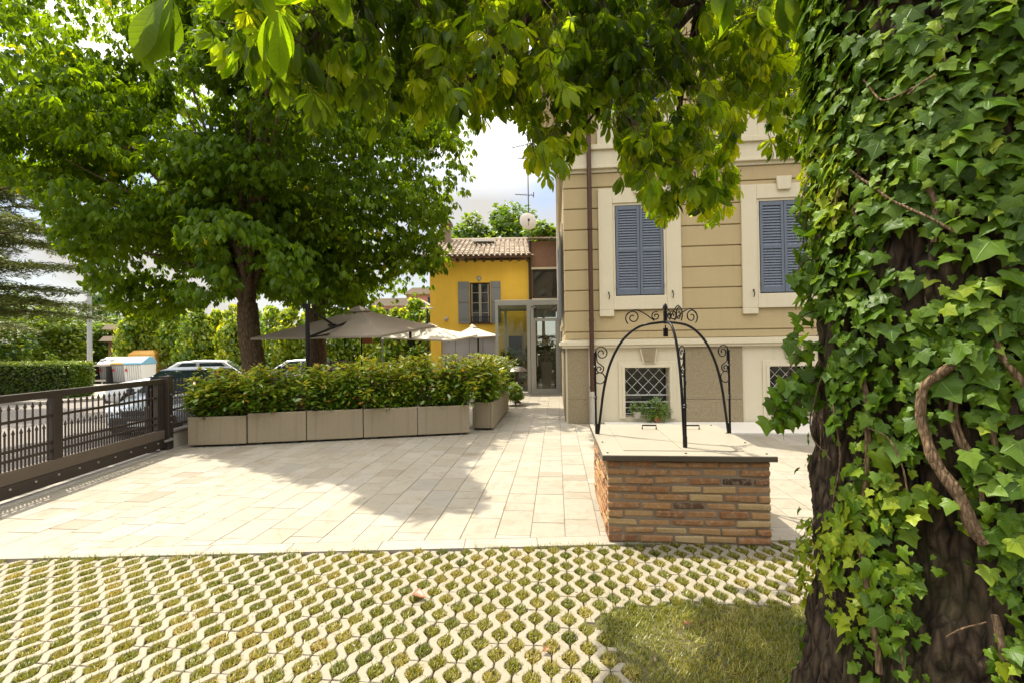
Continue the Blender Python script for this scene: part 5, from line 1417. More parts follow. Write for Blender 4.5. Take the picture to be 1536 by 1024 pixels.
N = len(P); merge_scatter('shoot_leaves', IV, np.array(P) - T3, frame_rot(np.array(N2), np.array(T2)), rng.uniform(0.035, 0.062, N), np.clip(rng.normal(0.45, 0.15, N), 0, 1), mt['ivyleaf'], ivy)
# woody stems on the bark
def stem(pix, r0, r1, lift=0.02, name='stem'):
    r0, r1 = r0 * 0.76, r1 * 0.76
    P = [cyl(a, b, TR + lift) for a, b in pix]; P = [p for p in P if p is not None]; pp = spline(P, 36); m = len(pp)
    pp = pp + 0.004 * np.column_stack([vnoise(pp, 14, s) for s in (1, 2, 3)]); st2 = MB(); st2.tube(pp - T3, np.linspace(r0, r1, m) * (1 + 0.14 * vnoise(pp, 30, 7)), 10); return st2.build(name, mt['vine'], ivy, smooth=True)
stem([(1452, 530), (1420, 552), (1386, 580), (1380, 625), (1392, 665), (1412, 705), (1440, 745), (1462, 790), (1480, 815)], 0.014, 0.020, 0.05)
stem([(1440, 560), (1425, 600), (1430, 640), (1452, 690)], 0.006, 0.008, 0.035)
stem([(1445, 565), (1432, 610), (1442, 650), (1462, 695), (1480, 780)], 0.005, 0.007, 0.03)
stem([(1492, 510), (1505, 540), (1536, 575), (1570, 620)], 0.009, 0.011, 0.045)
stem([(1410, 40), (1408, 70), (1420, 100)], 0.009, 0.009, 0.05)
stem([(1285, 195), (1288, 250), (1282, 300), (1286, 350)], 0.009, 0.010, 0.03)
stem([(1376, 250), (1400, 300), (1402, 340), (1400, 365)], 0.009, 0.010, 0.04)
stem([(1275, 255), (1310, 280), (1340, 300), (1390, 325), (1435, 350)], 0.004, 0.005, 0.055)
stem([(1362, 142), (1385, 122), (1405, 112)], 0.004, 0.004, 0.07)
stem([(1296, 120), (1325, 150), (1375, 128)], 0.003, 0.003, 0.06)
stem([(1272, 515), (1285, 545), (1300, 600), (1302, 700), (1290, 800), (1300, 870), (1312, 940), (1320, 1010)], 0.008, 0.012, 0.035)
stem([(1300, 640), (1330, 655), (1352, 690), (1362, 735)], 0.003, 0.003, 0.06)
stem([(1260, 280), (1252, 310), (1248, 335)], 0.004, 0.004, 0.06)
stem([(1482, 620), (1500, 700), (1505, 740)], 0.008, 0.009, 0.03)
stem([(1490, 920), (1505, 970), (1512, 1030)], 0.010, 0.012, 0.03)
stem([(1212, 520), (1218, 590), (1230, 640), (1228, 690)], 0.003, 0.003, 0.03)
stem([(1240, 545), (1252, 620), (1260, 690), (1248, 760)], 0.003, 0.003, 0.04)
stem([(1345, 880), (1350, 960), (1358, 1020)], 0.003, 0.004, 0.05)
stem([(1245, 690), (1215, 650), (1222, 600), (1232, 560)], 0.0025, 0.003, 0.045)
stem([(1420, 955), (1450, 940), (1478, 930)], 0.003, 0.002, 0.04)
#==FAR==
# ------------------------------------------------------------------ background trees and hedges
SPR = {'v': np.array([(0, 0, 0), (-0.26, 0.4, 0.02), (-0.16, 0.8, -0.03), (0, 1, -0.10), (0.16, 0.8, -0.03), (0.26, 0.4, 0.02)], float), 'f': np.array([(0, 3, 2, 1), (0, 5, 4, 3)]), 'uv': D6['uv']}
SPR2 = {'v': np.array([(-0.05, 0, 0), (0.05, 0, 0), (0.10, 0.5, 0.02), (-0.10, 0.5, 0.02), (0.01, 1, -0.06), (-0.01, 1, -0.06)], float), 'f': np.array([(0, 1, 2, 3), (3, 2, 4, 5)]), 'uv': np.zeros((6, 2))}


def bgtree(base, h, rad, n, leaf, label, cat='tree', group=None, mat='treeleaf', seed=1, z0=-0.38, r0=0.16, nl=26, cz=0.62, rzf=0.42, tint=0.42, name='tree', lr=(0.22, 0.42)):
    r = empty(name, (base[0], base[1], z0), 0, label, cat, group)
    trunk_mesh([(0, 0, -0.1), (0.05, 0.05, h * 0.3), (0, 0, h * 0.7)], r0, r0 * 0.4, 10, 0.3, 0.05, seed, 10).build('trunk', mt['chestbark'], r, smooth=True)
    c = np.array([0, 0, h * cz]); C, Rr = lobes(c, (rad, rad, h * rzf), nl, rad * lr[0], rad * lr[1], seed, (0.5, 0.95))
    P, d, li = lobe_points(C, Rr, n, 0.85, 0.15); k_ = P[:, 2] > 0.15; P, d, li = P[k_], d[k_], li[k_]; N = len(P)
    g = np.random.default_rng(seed + 4).normal(0, 0.10, len(C)); T_ = np.clip(tint + g[li] + rng.normal(0, 0.15, N), 0, 1)
    tip = d + unit(N) * 0.6; nr = np.array([0, 0, 0.7]) + unit(N) * 0.7 + d * 0.3
    scatter('crown', SPR, P, frame_rot(nr, tip), rng.uniform(0.7, 1.3, N) * leaf, T_, mt[mat], r); return r


def cypress(x, y, h, w, n, label, group, seed, z0=-0.38, tint=0.40, leaf=0.30):
    r = empty('hedge_cypress', (x, y, z0), 0, label, 'tree', group); g = np.random.default_rng(seed)
    MB().tube([(0, 0, -0.1), (0, 0, h * 0.8)], [0.12, 0.03], 8).build('trunk', mt['chestbark'], r)
    nl = 44; zc = g.uniform(0.05, 0.95, nl) * h; rr = w * np.interp(zc / h, [0, 0.2, 0.7, 1], [0.85, 1.0, 0.8, 0.22]); a = g.uniform(0, 6.28, nl)
    C = np.column_stack([np.cos(a) * rr * 0.62, np.sin(a) * rr * 0.62, zc]); Rr = np.clip(rr * g.uniform(0.42, 0.66, nl), 0.25, None)
    i = rng.integers(0, nl, n); d = unit(n); P = C[i] + d * Rr[i][:, None] * rng.uniform(0.7, 1.08, n)[:, None] * np.array([1, 1, 1.25]); k_ = (P[:, 2] > 0) & (P[:, 2] < h * 1.06); P, d, i = P[k_], d[k_], i[k_]; N = len(P)
    tip = d * 0.8 + np.array([0, 0, 0.9]) + unit(N) * 0.5; nr = d + unit(N) * 0.5
    gl = g.normal(0, 0.08, nl); T_ = np.clip(tint + gl[i] + 0.16 * (d[:, 2] > 0.3) + rng.normal(0, 0.13, N), 0, 1)  # upward leaves tinted lighter: new growth plus painted sun on the tops
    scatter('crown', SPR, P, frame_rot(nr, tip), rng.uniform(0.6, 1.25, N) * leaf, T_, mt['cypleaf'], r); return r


cyp = [(202, 473, 31), (232, 462, 32), (262, 468, 31.5), (292, 460, 31), (322, 466, 31.5), (350, 458, 30.5), (378, 464, 31), (408, 462, 30), (436, 457, 29.5), (466, 462, 30), (500, 464, 29), (534, 462, 29.5), (566, 464, 28.5), (598, 468, 28), (624, 452, 27.5), (650, 458, 27)]
for k, (px, py, Y) in enumerate(cyp):
    p = at(px, py, Y); cypress(p[0], Y, p[2] + 0.38, 1.15 + 0.15 * math.sin(k * 2.1), 3000, 'cypress in the tall hedge beyond the street, sunlight painted into its yellow tips', 'cypresses in the tall hedge', 100 + k, tint=0.56 + 0.08 * math.sin(k * 1.7))
for k, (px, py, Y, rad, lab, gt) in enumerate(((22, 440, 30, 2.7, 'bright broadleaf tree at the left edge under the cedar', 0.62), (80, 468, 33, 2.3, 'round yellow green tree just left of the lamp post', 0.62), (118, 478, 36, 1.9, 'dull green tree behind the lamp post', 0.36), (168, 484, 36, 1.5, 'low green tree above the recycling bins', 0.42), (-60, 430, 28, 3.0, 'dark tree outside the left edge behind the hedge', 0.36))):
    p = at(px, py, Y); bgtree((p[0], Y), p[2] + 0.38, rad, 5200, 0.30, lab, seed=200 + k, tint=gt, cz=0.55, rzf=0.48)
for k, (px, py, Y, w, lab) in enumerate(((150, 440, 52, 1.9, 'dark spruce against the sky beyond the lamp post'), (258, 458, 48, 1.6, 'small dark spruce showing above the tall hedge'))):
    p = at(px, py, Y); cypress(p[0], Y, p[2] + 0.38, w, 2600, lab, 'dark spruces in the distance', 300 + k, tint=0.12, leaf=0.5)
for k, (px, py, Y, rad, lab, gt) in enumerate(((700, 326, 34, 2.2, 'tree behind the yellow house, left of the tallest one', 0.40), (755, 312, 36, 3.0, 'tallest tree behind the yellow house roof', 0.46), (812, 336, 32, 1.9, 'low tree behind the satellite dish and annex roof', 0.5), (862, 330, 36, 2.2, 'tree hidden mostly behind the villa corner', 0.42))):
    p = at(px, py, Y); bgtree((p[0], Y), p[2] + 0.1, rad, 6500, 0.36, lab, group='trees behind the yellow house', seed=230 + k, z0=-0.1, tint=gt, cz=0.72, rzf=0.27, nl=34)
# greenery in the courtyard seen through the glass
for k, (px, Y, h, rad, lab) in enumerate(((772, 17.2, 1.55, 0.55, 'leafy shrub behind the left pane of the porch'), (832, 17.6, 1.9, 0.5, 'dense green shrub beside the yucca'), (806, 18.0, 1.7, 0.45, 'shrub glimpsed behind the yucca pot'))):
    p = at(px, 560, Y); bgtree((p[0], Y), h, rad, 1500, 0.16, lab, 'shrub', 'shrubs in the passage behind the glass', seed=260 + k, z0=-0.03, r0=0.03, cz=0.55, rzf=0.45, tint=0.55, name='passage_shrub')
p = at(770, 590, 12.4); bgtree((p[0] + 0.02, 12.4), 0.62, 0.24, 3200, 0.05, 'small clipped box bush at the end of the side planters', 'shrub', seed=270, z0=-0.03, r0=0.02, cz=0.5, rzf=0.5, nl=40, tint=0.6, mat='hedgeleaf', name='box_bush')
p = at(628, 520, 13.2); bgtree((p[0], 13.2), 1.75, 0.30, 900, 0.15, 'slender green shrub standing between the parasol poles', 'shrub', seed=271, z0=-0.03, r0=0.02, cz=0.6, rzf=0.4, tint=0.55, name='slender_shrub')
# clipped hedge on the far pavement
hx1 = -17.75; hy = 18.55
hd = empty('clipped_hedge', (hx1 - 5.5, hy, -0.23), 0, 'long neatly clipped box hedge across the street under the cedar', 'hedge')
N = 26000; f = rng.integers(0, 4, N); P = np.column_stack([rng.uniform(-5.5, 5.5, N), rng.uniform(0, 0.95, N), rng.uniform(0.02, 1.38, N)])
P[f == 0, 1] = 0; P[f == 1, 2] = 1.38; e_ = (f == 2) & (rng.random(N) < 0.5); P[e_, 0] = 5.5
P += rng.normal(0, 0.035, (N, 3)); nr = np.array([0, -0.4, 0.8]) + unit(N) * 0.8; tip = np.array([0.1, -0.5, 0.3]) + unit(N)
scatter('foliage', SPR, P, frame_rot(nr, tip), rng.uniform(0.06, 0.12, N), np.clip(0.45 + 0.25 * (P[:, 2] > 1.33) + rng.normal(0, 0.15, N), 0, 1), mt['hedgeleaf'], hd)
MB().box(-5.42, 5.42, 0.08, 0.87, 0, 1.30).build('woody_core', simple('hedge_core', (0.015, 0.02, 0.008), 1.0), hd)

# ------------------------------------------------------------------ cedar at the left edge
CX, CY = float(at(-95, 500, 17.0)[0]), 17.0
ced = empty('cedar_tree', (CX, CY, -0.3), 0, 'grey green cedar with layered drooping branches at the left edge', 'tree'); c3 = np.array([CX, CY, -0.3])
trunk_mesh([(0, 0, -0.1), (0.1, 0, 4), (0.1, 0.1, 9), (0, 0, 13)], 0.34, 0.08, 14, 0.3, 0.05, 8).build('trunk', mt['chestbark'], ced, smooth=True)
bmb = MB(); P, T2, N2, TT = [], [], [], []
tips = [(132, 282, 15.5), (120, 318, 16.5), (110, 352, 15), (118, 372, 16), (132, 405, 15.5), (140, 462, 14.8), (146, 478, 15.5), (112, 440, 15.2), (60, 268, 16), (40, 330, 14.5), (60, 400, 14.5), (50, 452, 15), (20, 290, 17), (-20, 380, 14), (96, 300, 18), (70, 345, 18)]
for k in range(14):
    a = random.uniform(0.4, 5.9); tips.append((None, CX + math.cos(a) * 4.2, CY + math.sin(a) * 4.2, random.uniform(2.5, 10)))
for tpt in tips:
    e = np.array(tpt[1:]) if tpt[0] is None else at(*tpt)
    L = np.linalg.norm(e[:2] - c3[:2]); s_ = np.array([CX, CY, e[2] - 0.10 * L + 0.25]); mid = (s_ + e) / 2 + np.array([0, 0, 0.22 * L * 0.35])
    pp = spline([s_, mid, e], 26); bmb.tube(pp - c3, np.linspace(0.055, 0.008, len(pp)), 6)
    dirv = (e - s_) / np.linalg.norm(e - s_); side = np.cross(dirv, [0, 0, 1.0]); side /= np.linalg.norm(side)
    for i in range(4, len(pp)):
        f = i / len(pp)
        for sgn in (-1, 1):
            if random.random() < 0.15: continue
            ln = random.uniform(0.35, 0.95) * (1.15 - 0.7 * f); q0 = pp[i]; q1 = q0 + side * sgn * ln + dirv * ln * 0.6 + np.array([0, 0, -0.26 * ln + random.gauss(0, 0.06)])
            tw_ = spline([q0, (q0 + q1) / 2 + np.array([0, 0, 0.05]), q1], 8); bmb.tube(tw_ - c3, np.linspace(0.008, 0.003, len(tw_)), 4)
            for j in range(int(120 * ln) + 14):
                u = random.random() ** 0.8; q = tw_[min(len(tw_) - 1, int(u * len(tw_)))]
                if random.random() < 0.12: continue
                P.append(q + np.array([random.gauss(0, 0.05), random.gauss(0, 0.05), random.gauss(0.0, 0.05)])); dd_ = (q1 - q0) / ln + np.array([random.gauss(0, 0.7), random.gauss(0, 0.7), random.gauss(0.05, 0.4)]); T2.append(dd_); N2.append([random.gauss(0, 0.5), random.gauss(-0.2, 0.5), 1.0]); TT.append(random.gauss(0.45 + 0.15 * u, 0.15))
bmb.build('branches', mt['twig'], ced); N = len(P)
scatter('needles', SPR2, np.array(P) - c3, frame_rot(np.array(N2), np.array(T2)), rng.uniform(0.10, 0.22, N), np.clip(TT, 0, 1), mt['cedleaf'], ced)

# ------------------------------------------------------------------ street things
lp = G(134, 590, -0.23); LPY = 25.5; lq = at(134, 445, LPY)
o = empty('lamp_post', (lq[0], LPY, -0.35), 0, 'tall plain grey lamp post beside the clipped hedge', 'lamp post')
MB().tube([(0, 0, 0), (0, 0, 0.9), (0, 0, lq[2] + 0.35 + 4.0)], [0.13, 0.125, 0.085], 12).build('pole', simple('galvanised', (0.40, 0.41, 0.42), 0.5, 0.5), o, smooth=True)
MB().box(-0.1, 0.75, -0.09, 0.09, lq[2] + 4.32, lq[2] + 4.42).build('lamp_head', mt['alu'], o, bevel=0.02)


def recycling_bin(loc, rz_, label, lidm, holes, wd=1.25, bodym=None):
    r = empty('recycling_bin', loc, rz_, label, 'bin', 'recycling bins by the street'); hw = wd / 2; bodym = bodym or mt['binbody']
    MB().prism([(-0.62, 0.16), (0.58, 0.16), (0.70, 1.18), (-0.74, 1.18)], 'x', -hw, hw).build('body', bodym, r, bevel=0.03)
    rb = MB()
    for k in range(7):
        x = -hw + 0.12 + k * (wd - 0.24) / 6; rb.prism([(-0.66, 0.22), (-0.63, 0.22), (-0.745, 1.12), (-0.775, 1.12)], 'x', x - 0.03, x + 0.03)
    rb.build('ribs', bodym, r)
    MB().prism([(-0.80, 1.19), (0.74, 1.19), (0.70, 1.34), (0.35, 1.62), (-0.05, 1.62), (-0.78, 1.30)], 'x', -hw - 0.02, hw + 0.02).build('lid', lidm, r, bevel=0.03)
    if holes:
        for x in (-0.28, 0.25):
            hb = MB(); hb.lathe([(0.15, 0), (0.17, 0.02), (0.15, 0.05), (0.02, 0.05)], (0, 0, 0), 18)
            rot = Matrix.Translation((x, -0.52, 1.40)) @ Matrix.Rotation(math.radians(22 - 0), 4, 'X').inverted().inverted() @ Matrix.Rotation(math.radians(0), 4, 'Z'); hb.xf(Matrix.Translation((x, -0.46, 1.445)) @ Matrix.Rotation(math.radians(24), 4, 'X'))
            hb.build('hole', mt['blackplastic'], r)
    MB().box(-hw + 0.1, -hw + 0.20, -0.80, -0.775, 0.80, 0.95).build('label_patch', mt['binred'], r)
    for x in (-hw + 0.15, hw - 0.15):
        for y in (-0.45, 0.42): MB().tube([(x - 0.03, y, 0.09), (x + 0.03, y, 0.09)], 0.09, 12).build('wheel', mt['rubber'], r)
    return r


mt['binbody'] = simple('grey_bin_plastic', (0.40, 0.41, 0.42), 0.5, var=0.06); mt['binred'] = simple('red_sticker', (0.45, 0.04, 0.03), 0.5)
mt['binwhite'] = simple('white_bin_plastic', (0.66, 0.67, 0.66), 0.5, var=0.05)
BY = 27.5; bxs = [at(172, 550, BY)[0], at(193, 550, BY - 0.1)[0], at(213, 550, BY - 0.3)[0]]
recycling_bin((bxs[0], BY, -0.35), 0.12, 'grey recycling bin with white lid and two round black holes', mt['binwhite'], True, 0.80)
recycling_bin((bxs[0] + 0.84, BY - 0.08, -0.35), 0.12, 'grey recycling bin with a dull yellow lid', simple('yellow_lid', (0.55, 0.36, 0.10), 0.5), False, 0.80)
recycling_bin((bxs[0] + 1.72, BY - 0.2, -0.35), 0.16, 'pale recycling bin with a light blue lid', simple('blue_lid', (0.20, 0.42, 0.58), 0.45), False, 0.92, mt['binwhite'])
bb = at(221, 545, 31.0)
o = empty('bell_container', (bb[0], 31.0, -0.35), 0.2, 'ochre yellow bell shaped collection container behind the bins', 'container')
MB().add(*(lambda V: (V, [(3, 2, 1, 0), (4, 5, 6, 7), (0, 1, 5, 4), (1, 2, 6, 5), (2, 3, 7, 6), (3, 0, 4, 7), (8, 9, 10, 11), (4, 5, 9, 8), (5, 6, 10, 9), (6, 7, 11, 10), (7, 4, 8, 11)]))([(-1.0, -0.9, 0), (1.0, -0.9, 0), (1.0, 0.9, 0), (-1.0, 0.9, 0), (-0.78, -0.7, 1.75), (0.78, -0.7, 1.75), (0.78, 0.7, 1.75), (-0.78, 0.7, 1.75), (-0.55, -0.5, 2.0), (0.55, -0.5, 2.0), (0.55, 0.5, 2.0), (-0.55, 0.5, 2.0)])).build('shell', simple('ochre_plastic', (0.50, 0.27, 0.05), 0.6, var=0.1), o, bevel=0.06)
MB().tube([(-0.4, -0.76, 1.35), (-0.4, -0.88, 1.35)], 0.14, 14).build('opening', mt['blackplastic'], o)
MB().tube([(0, 0, 2.0), (0, 0, 2.14)], 0.05, 8).box(-0.3, 0.3, -0.03, 0.03, 2.12, 2.18).build('lifting_hook', mt['gate'], o)
sh = at(186, 530, 33.0)
o = empty('wayside_shrine', (sh[0], 33.0, -0.35), 0.15, 'small brown brick wayside shrine with two tiled roofs and a white figure', 'shrine')
zt = at(186, 490, 33)[2] + 0.35; zm_ = at(186, 507, 33)[2] + 0.35; brn = simple('brown_brick', (0.17, 0.09, 0.055), 0.9, var=0.25, scale=8)
MB().box(-1.1, 1.1, -0.6, 0.6, 0, 1.2).build('plinth', brn, o); pm = MB()
pm.box(-0.75, -0.42, -0.4, 0.4, 1.2, zm_ - 0.2).box(0.42, 0.75, -0.4, 0.4, 1.2, zm_ - 0.2).box(-0.42, 0.42, 0.2, 0.4, 1.2, zm_ - 0.2).box(-0.6, 0.6, -0.35, 0.35, zm_ + 0.1, zt - 0.25); pm.build('pillar', brn, o)
for nm, z_, wq in (('lower_roof', zm_, 1.15), ('upper_roof', zt, 0.95)):
    MB().prism([(-wq, z_ - 0.22), (wq, z_ - 0.22), (wq * 0.72, z_ + 0.12), (-wq * 0.72, z_ + 0.12)], 'y', -0.75, 0.75).build(nm, simple('pale_roof', (0.45, 0.36, 0.28), 0.9), o)
MB().lathe([(0.16, 0), (0.14, 0.4), (0.17, 0.55), (0.10, 0.66), (0.11, 0.78), (0.03, 0.88)], (0, -0.05, 1.2), 14).build('figure', mt['white'], o, smooth=True)
bs = at(143, 565, 26.0)
o = empty('bench_shelter', (bs[0], 26.6, -0.35), 0, 'low dark bench with pale top beside the lamp post and bins', 'bench')
MB().box(-0.55, 0.35, -0.3, 0.3, 1.12, 1.2).build('top', mt['pave'], o)
for x in (-0.5, 0.28): MB().box(x, x + 0.08, -0.25, 0.25, 0, 1.12).build('leg', mt['dark'], o)
MB().box(-0.5, 0.3, -0.2, 0.25, 0.25, 0.35).build('shelf', mt['greywash'], o)


def car(loc, rz_, paint, label, suv=False):
    """length along -y (the nose points to local -y)."""
    r = empty('parked_car', loc, rz_, label, 'car', 'cars parked on the street')
    L, Wd = 4.25, 1.80; hb, hr = (0.98, 1.60) if suv else (0.90, 1.50)
    st = [(-2.12, 0.62, 0.50, 0.36), (-2.05, 0.72, 0.64, 0.24), (-1.80, 0.84, 0.76, 0.20), (-1.2, 0.89, 0.86, 0.18), (-0.75, 0.90, 0.93, 0.18), (0.0, 0.90, hb - 0.02, 0.18), (1.2, 0.90, hb, 0.18), (1.85, 0.86, hb, 0.22), (2.05, 0.80, hb - 0.05, 0.28), (2.13, 0.72, hb - 0.2, 0.40)]
    if suv: st = [(a, b, c + 0.10, d + 0.04) for a, b, c, d in st]
    v = []; n = 12
    for y, hw, zt_, zb in st:
        ring = [(-hw * 0.86, zb), (-hw * 0.99, zb + 0.10), (-hw, (zb + zt_) / 2), (-hw * 0.97, zt_ - 0.10), (-hw * 0.86, zt_ - 0.01), (-hw * 0.4, zt_ + 0.035)]
        ring += [(-a, b) for a, b in ring[::-1]]; v += [(a, y, b) for a, b in ring]
    f = [(i * n + j, i * n + (j + 1) % n, (i + 1) * n + (j + 1) % n, (i + 1) * n + j) for i in range(len(st) - 1) for j in range(n)] + [tuple(range(n)), tuple((len(st) - 1) * n + j for j in range(n))]
    bo = MB().add(v, f).build('body', paint, r, smooth=True)
    cab = [(-0.95, 0.76, hb + 0.0), (-0.15, 0.66, hr - 0.07), (0.5, 0.66, hr), (1.3, 0.64, hr - 0.05), (1.98, 0.70, hb)]; cv = []
    for y, hw, z_ in cab: cv += [(-hw, y, z_), (hw, y, z_)]
    bv = [(-0.84, -1.0, hb - 0.04), (0.84, -1.0, hb - 0.04), (0.84, 2.0, hb - 0.04), (-0.84, 2.0, hb - 0.04)]
    rings = []
    m = MB(); prof_ = [(-1.0, hb - 0.03), (-0.12, hr - 0.05), (0.45, hr), (1.25, hr - 0.04), (2.0, hb - 0.02)]; ins = [0.80, 0.64, 0.63, 0.62, 0.76]
    vs = [(-w_, y, z_) for (y, z_), w_ in zip(prof_, ins)] + [(w_, y, z_) for (y, z_), w_ in zip(prof_, ins)]
    k = len(prof_); fs = [(i, i + 1, k + i + 1, k + i) for i in range(k - 1)] + [tuple(range(k)), tuple(range(2 * k - 1, k - 1, -1))]
    m.add(vs, fs); m.build('cabin', paint, r, bevel=0.05, seg=3)
    gl = mt['carglass']
    def pane(a, nm='window'): MB().add(a, [(0, 1, 2, 3)] if len(a) == 4 else [(0, 1, 2)]).build(nm, gl, r).modifiers.new('thick', 'SOLIDIFY').thickness = 0.012
    def lerp(i, t, wk=1.0, up=0.012): (y0, z0), (y1, z1) = prof_[i], prof_[i + 1]; return y0 + (y1 - y0) * t, z0 + (z1 - z0) * t, (ins[i] + (ins[i + 1] - ins[i]) * t) * wk
    a, b = lerp(0, 0.10), lerp(0, 0.92); nx = 0.018
    pane([(-a[2] * .92, a[0] - nx, a[1] + nx), (a[2] * .92, a[0] - nx, a[1] + nx), (b[2] * .92, b[0] - nx, b[1] + nx), (-b[2] * .92, b[0] - nx, b[1] + nx)], 'windscreen')
    a, b = lerp(3, 0.08), lerp(3, 0.7)
    pane([(-a[2] * .9, a[0] + nx, a[1] + nx), (a[2] * .9, a[0] + nx, a[1] + nx), (b[2] * .9, b[0] + nx, b[1] + nx), (-b[2] * .9, b[0] + nx, b[1] + nx)], 'rear_window')
    for s in (-1, 1):
        X = lambda z_: s * (0.80 - (z_ - hb) / (hr - hb) * 0.165 + 0.012)
        zb_, zt_ = hb + 0.05, hr - 0.10
        pane([(X(zb_), -0.62, zb_), (X(zb_), 0.42, zb_), (X(zt_), 0.42, zt_), (X(zt_), 0.02, zt_)]); pane([(X(zb_), 0.52, zb_), (X(zb_), 1.62, zb_), (X(zt_), 1.18, zt_), (X(zt_), 0.52, zt_)])
        for y in (-1.32, 1.34):
            wheel = MB().tube([(s * 0.70, y, 0.31), (s * 0.905, y, 0.31)], 0.315, 22).build('wheel', mt['rubber'], r, smooth=True)
            MB().tube([(s * 0.80, y, 0.31), (s * 0.915, y, 0.31)], 0.20, 16).build('rim', mt['alu'], wheel)
        MB().lathe([(0.03, 0), (0.08, 0.03), (0.08, 0.12), (0.03, 0.15)], (s * 0.98, -0.72, hb), 10).build('mirror', mt['blackplastic'], r, smooth=True)
        zl = 0.66 + (0.1 if suv else 0)
        MB().add([(s * 0.44, -2.11, zl - 0.06), (s * 0.78, -1.97, zl - 0.06), (s * 0.80, -1.86, zl + 0.10), (s * 0.46, -2.04, zl + 0.03)], [(0, 1, 2, 3)]).build('headlight', mt['glassy'], r).modifiers.new('thick', 'SOLIDIFY').thickness = 0.03
    g0_ = 0.2 + (0.04 if suv else 0)
    MB().prism([(-0.74, -1.96), (-0.60, -2.17), (0.60, -2.17), (0.74, -1.96)], 'z', g0_, g0_ + 0.30).build('bumper', mt['blackplastic'], r, bevel=0.03)
    MB().box(-0.40, 0.40, -2.165, -2.10, g0_ + 0.32, g0_ + 0.44).build('grille', mt['blackplastic'], r, bevel=0.01)
    MB().box(-0.26, 0.26, -2.19, -2.172, g0_ + 0.10, g0_ + 0.21).build('number_plate', mt['white'], r)
    return r


mt['carglass'] = NT('car_glass').surf((0.03, 0.045, 0.05), 0.04, 0, None, 0.9); mt['glassy'] = NT('lamp_glass').surf((0.6, 0.62, 0.64), 0.08, 0.3)
def carpaint(nm, c): return NT(nm).surf(c, 0.28, 0.25, None, 0.5, **{'Coat Weight': 0.6})
ca = at(212, 600, 10.2); car((ca[0] - 0.42, 12.3, -0.35), 0.20, carpaint('silver_blue_paint', (0.42, 0.47, 0.53)), 'silver blue car with black bumper parked nose towards the gate')
cb_ = at(282, 545, 15.8); car((-11.75, 16.6, -0.35), -1.15, carpaint('white_paint_car', (0.74, 0.74, 0.73)), 'white car parked side-on behind the silver car', True)
cc_ = at(430, 540, 20.0); car((cc_[0], 20.6, -0.35), -1.35, carpaint('pale_grey_paint', (0.62, 0.64, 0.66)), 'pale grey car whose roof shows above the planters between chestnut trunks')

# ------------------------------------------------------------------ roofs, antenna, small garden things
dk = at(793, 333, 21.0); rz0 = at(793, 362, 21.0)[2]
an_ = empty('tv_antenna', (dk[0], 21.0, rz0), 0, 'tall thin aerial mast with three yagi arrays on the roof', 'aerial')
tz = at(793, 215, 21.0)[2] - rz0
MB().tube([(0, 0, -0.5), (0, 0, tz)], [0.028, 0.018], 8).build('mast', mt['gate'], an_)
for f, a, L, ne in ((0.985, 0.22, 0.95, 7), (0.84, -0.35, 0.6, 4), (0.47, -0.28, 0.8, 6)):
    y = MB(); d = np.array([math.cos(a), -0.25, math.sin(a) * 0.5]); d /= np.linalg.norm(d); c = np.array([-0.05, 0, tz * f]); A, B = c - d * L * 0.72, c + d * L * 0.38; y.bar(A, B, 0.022)
    for i in range(ne): p = A + (B - A) * (i + 0.5) / ne; w_ = 0.10 + 0.02 * i; y.bar(p + np.array([0.05, w_, 0]), p - np.array([0.05, w_, 0]), 0.012)
    y.bar(B + np.array([0, 0, -0.10]), B + np.array([0, 0, 0.14]), 0.035); y.build('yagi_array', mt['gate'], an_)
ds = empty('satellite_dish', (dk[0] - 0.03, 20.9, dk[2]), 0, 'round pale satellite dish clamped to the aerial mast', 'dish')
dm = MB(); dm.lathe([(0.02, 0.075), (0.15, 0.066), (0.28, 0.045), (0.36, 0.018), (0.40, 0.0), (0.395, -0.012), (0.28, 0.03), (0.02, 0.055)], (0, 0, 0), 28)
dm.xf(Matrix.Rotation(math.radians(82), 4, 'X') @ Matrix.Rotation(0.25, 4, 'Y')); dm.build('reflector', simple('pale_grey_enamel', (0.58, 0.55, 0.50), 0.6), ds, smooth=True)
MB().tube([(0, -0.02, -0.25), (0.02, -0.36, -0.06)], 0.012, 6).box(-0.03, 0.06, -0.42, -0.33, -0.09, 0.0).build('feed_arm', mt['gate'], ds)
MB().box(-0.05, 0.09, 0.02, 0.14, -0.10, 0.10).build('clamp', mt['gate'], ds)
ml = at(775, 565, 12.9)
o = empty('garden_lamp', (ml[0], 12.9, -0.03), 0, 'dark mushroom shaped garden lamp by the porch and planters', 'lamp'); zc = at(775, 553, 12.9)[2] + 0.03
MB().lathe([(0.30, 0), (0.31, 0.02), (0.22, 0.10), (0.10, 0.14), (0.02, 0.15)], (0, 0, zc - 0.07), 24).build('cap', simple('bronze_metal', (0.10, 0.08, 0.065), 0.4, 0.5), o, smooth=True)
MB().lathe([(0.14, 0), (0.12, 0.04), (0.07, 0.10), (0.075, zc - 0.12), (0.12, zc - 0.06)], (0, 0, 0), 20).build('stem', mt['gate'], o, smooth=True)
fl = at(641, 464, 17.6)
o = empty('flood_light', (fl[0], 17.6, -0.03), 0, 'flat white floodlight on a dark pole at the corner of the yellow house', 'lamp')
MB().tube([(0, 0, 0), (0, 0, fl[2] + 0.03)], 0.035, 8).build('pole', mt['gate'], o)
MB().box(-0.22, 0.22, -0.12, 0.10, fl[2] + 0.03, fl[2] + 0.08).build('lamp_head', mt['white'], o, bevel=0.01)
